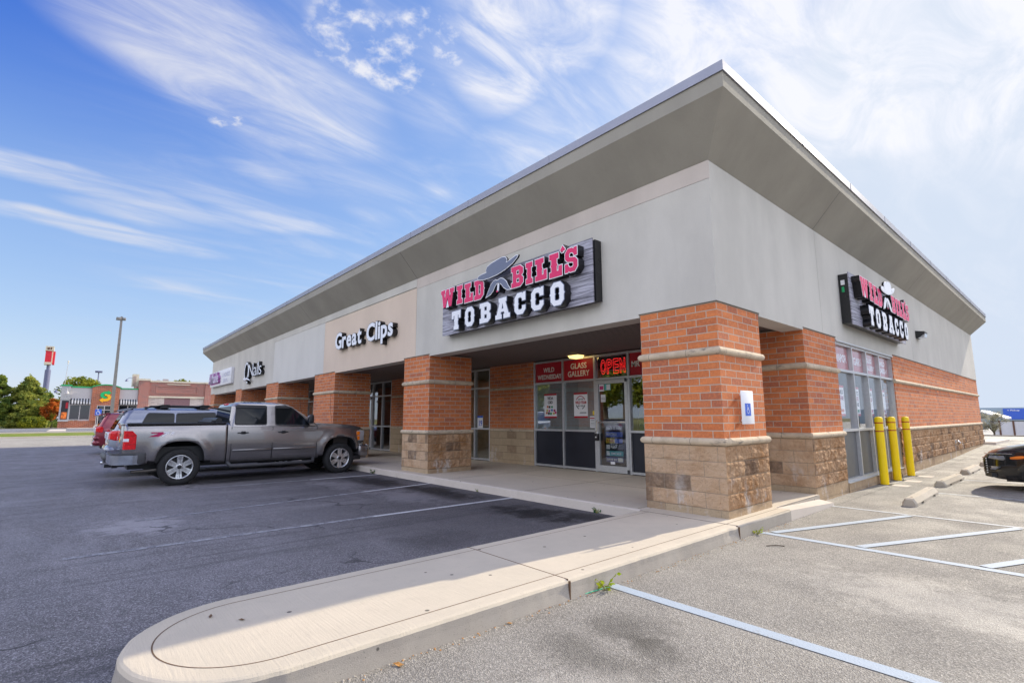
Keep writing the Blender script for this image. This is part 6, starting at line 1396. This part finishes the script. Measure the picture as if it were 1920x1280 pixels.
m = MB(); m.tube([(FX+.1,-7.8,5.5),(FX+.1,-8.2,5.65),(FX+.1,-8.4,5.4)], .03, 6); m.lathe([(.02,.2),(.2,-.1),(.22,-.25)], (FX+.1,-8.42,5.2), 'z', 12); fix(m.build('gooseneck_lamp', BLUEPOLE, t))
m = MB(); m.tube([(FX+.1,-7.3,5.4),(FX+.5,-7.3,5.5),(FX+.7,-7.3,5.3)], .03, 6); m.lathe([(.02,.2),(.2,-.1),(.22,-.25)], (FX+.72,-7.3,5.1), 'z', 12); fix(m.build('gooseneck_lamp', FARW, t))
m = MB(); m.box(FX+.07, FX+21, -8.3, -6.9, .0, .24); m.box(FX+.07, FX+4, -6.9, 14, .05, .28); struct(m.build('shop_pavement', CONC_PALE))
# signs and poles
t = thing('accessible_sign', 'blue wheelchair sign on a short pole in front of the sandwich shop door', 'sign', (-84, -3.95, .2)); m = MB(); m.tube([(0,0,0),(0,0,2.6)], .04, 8); m.build('pole', FARW, t); m = MB(); m.box(.045,.06,-.34,.34,1.75,2.55); b_ = m.build('plate', BLUE, t); wheelchair(b_, 0, 2.1, .55, .08); m = MB(); m.prism([(-.45,0),(.45,0),(.25,.45),(-.25,.45)], 'x', -.25,.25); m.build('base', CONC_PALE, t)
t = thing('lot_light', 'tall grey parking lot light pole in front of the brick gable', 'street lamp', (-66, -3.35, H(-66,-3.35)-.02))
zt = 1.29+(11.58-1.29)*(66+3.18)/(60+3.18)-t.location.z
m = MB(); m.add([(s*a, u*a, z) for z, a in ((.0,.17),(zt,.10)) for s, u in ((1,1),(-1,1),(-1,-1),(1,-1))], [(0,1,5,4),(1,2,6,5),(2,3,7,6),(3,0,4,7),(4,5,6,7)]); m.build('pole', POLE, t)
m = MB(); m.lathe([(.35,0),(.35,.5),(.3,.55)], (0,0,-.1), 'z', 16); m.build('base', CONC_PALE, t)
m = MB(); m.bbox(-.22,.22,-.46,-.03,zt-.42,zt-.12,.03); m.bbox(-.22,.22,.06,.38,zt-.40,zt-.12,.03); m.tube([(0,-.2,zt-.25),(0,.3,zt-.25)], .05, 6); lh = m.build('lamp_head', POLE, t)
t = thing('lot_light', 'distant thin light pole rising above the round tree', 'street lamp', (-124, -3.4, .25)); zt = 10.4
m = MB(); m.tube([(0,0,0),(0,0,zt)], .09, 8); m.build('pole', BLUEPOLE, t); m = MB(); m.bbox(-.3,.3,-.55,.55,zt-.15,zt+.2,.04); m.build('lamp_head', BLUEPOLE, t)
t = thing('flagpole', 'thin bare flagpole behind the left corner of the sandwich shop', 'flagpole', (-92, -7.9, .25)); m = MB(); m.tube([(0,0,0),(0,.3,9.0)], [.05,.025], 8); m.build('pole', plain('flagpole grey', (.4,.4,.42), .4), t); m = MB(); m.lathe([(.001,9.45),(.1,9.4),(.1,9.3),(.02,9.2),(.08,9.0)], (0,.3,0), 'z', 10); m.build('finial', BRONZE if 'BRONZE' in globals() else CREAM, t)
t = thing('pylon_sign', 'tall blue grey pylon with a red and white restaurant sign box', 'sign', (-160, -11.9, .25))
m = MB(); m.tube([(0,0,0),(0,0,13.0)], .55, 14); m.tube([(0,0,13.0),(0,0,16)], .34, 14); m.build('pole', BLUEPOLE, t)
m = MB(); m.box(-.9,.9,-.75,.35,14.8,17.5); m.box(-1.4,-.1,.55,.95,14.3,17.5); m.build('red_box', plain('sign red', (.62,.01,.03), .4), t)
m = MB(); m.box(-1.0,1.0,-.85,.65,17.5,18.6); m.box(-.95,.95,-.8,.4,14.2,14.8); m.box(-.9,.8,.36,.54,14.6,17.5); m.build('white_cap', CREAM, t)
m = MB(); m.box(1.0,1.02,-.55,-.1,17.75,18.3); m.box(1.0,1.02,.0,.3,17.8,18.35); m.build('marking', BROWN, t)
t = thing('green_tent', 'small teal canopy half hidden behind the tall left pine', 'canopy', (-112, -13.6, .2)); m = MB(); m.add([(-1.2,-1.2,1.9),(1.2,-1.2,1.9),(1.2,1.2,1.9),(-1.2,1.2,1.9),(0,0,2.8)], [(0,1,4),(1,2,4),(2,3,4),(3,0,4)]); m.build('roof', plain('teal cloth', (.0,.25,.2), .7), t); m = MB(); [m.tube([(a,b,0),(a,b,1.9)], .04, 5) for a in (-1.15,1.15) for b in (-1.15,1.15)]; m.box(-1,1,-1,1,0,1.2); m.build('counter', bpy.data.materials['teal cloth'], t)
# ---------------------------------------------------------------- far right: fence, shed, store, vehicle
zf = H(0, 86); t = thing('panel_fence', 'pale panel fence with brown posts beyond the cross road', 'fence', (-5.65, 86, zf))
m = MB(); m.box(.15, 12.0, -.05, .05, .25, 2.0); m.build('panel', plain('pale fence panel', (.62,.60,.66), .7, var=.04), t)
for k in range(9):
    m = MB(); m.box(.8+1.33*k-.09, .8+1.33*k+.09, -.14, -.055, .0, 2.12); m.build('post', BROWN, t)
m = MB(); m.box(.1, 12.0, -.06, .06, 2.0, 2.10); m.build('rail', DGREY, t)
def far_box(name, label, cat, x0, x1, y, dep, z1, mat, loc=None):
    t = thing(name, label, cat, ((x0+x1)/2, y, -1.45)); m = MB(); w = (x1-x0)/2; m.box(-w, w, 0, dep, -.5, z1+1.45); m.build('wall', mat, t); return t
t = far_box('big_store', 'large flat blue and grey store with a pickup sign in the far right distance', 'store', -30, 60, 230, 50, 4.05, plain('store grey', (.34,.42,.46), .7, var=.05))
ky = 236.4/126.4
xw = lambda u, v=0: 3.1768+(u-3.1768)*ky
zw = lambda z: 1.29+(z-1.29)*ky+1.45
m = MB(); m.box(xw(-7.11)-15, 45-15, -.3, -.01, zw(.67), zw(2.56)); bp = m.build('blue_panel', plain('store blue', (.05,.13,.55), .6, var=.03), t)
text('pickup_lettering', '< Pickup', xw(-6.56)-15, zw(2.06), xw(-4.96)-xw(-6.56), zw(2.40)-zw(2.06), -.31, 'front', WHITE, bp, depth=.1, bold=.03)
m = MB(); m.tube([(8,4,5.4),(8,4,7.6)], .06, 5); m.tube([(-14,4,5.4),(-14,4,6.8)], .06, 5); m.build('roof_mast', DGREY, t)
t = thing('shed', 'low shed with a white sloping roof in front of the far blue store', 'shed', (-17, 150, -1.5)); kq = 156.4/126.4; X = lambda u: 3.1768+(u-3.1768)*kq+17; Zq = lambda z: 1.29+(z-1.29)*kq+1.5
m = MB(); m.prism([(-14,-.5),(X(-7.28),-.5),(X(-7.28),Zq(.85)-.25),(X(-10.25),Zq(2.0)),(-14,Zq(1.0))], 'y', 0, 14); m.build('wall', plain('shed grey green', (.30,.36,.36), .7, var=.05), t)
m = MB(); m.prism([(X(-10.25),Zq(2.0)),(X(-7.0),Zq(.70)),(X(-7.0),Zq(.70)+.35),(X(-10.25),Zq(2.0)+.38)], 'y', -.6, 14.5); m.prism([(-14.5,Zq(.7)),(X(-10.25),Zq(2.0)),(X(-10.25),Zq(2.0)+.38),(-14.5,Zq(.7)+.35)], 'y', -.6, 14.5); m.build('roof', plain('white metal roof', (.75,.75,.75), .5), t)
m = MB(); m.box(X(-9.0),X(-8.4),-.05,-.001,.6,2.6); m.build('door', DGREY, t)
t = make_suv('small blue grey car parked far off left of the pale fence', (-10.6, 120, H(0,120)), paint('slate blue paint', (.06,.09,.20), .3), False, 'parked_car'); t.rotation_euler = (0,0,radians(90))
m = MB(); m.prism([(-.35,YD+.35),(.34,YD+.35),(.45,YD+4.6),(-.35,YD+4.6)], 'z', -.2, .15); struct(m.build('rear_walk', CONC_PALE))
for o in list(COL.objects):
    if '_u' in o: del o['_u']
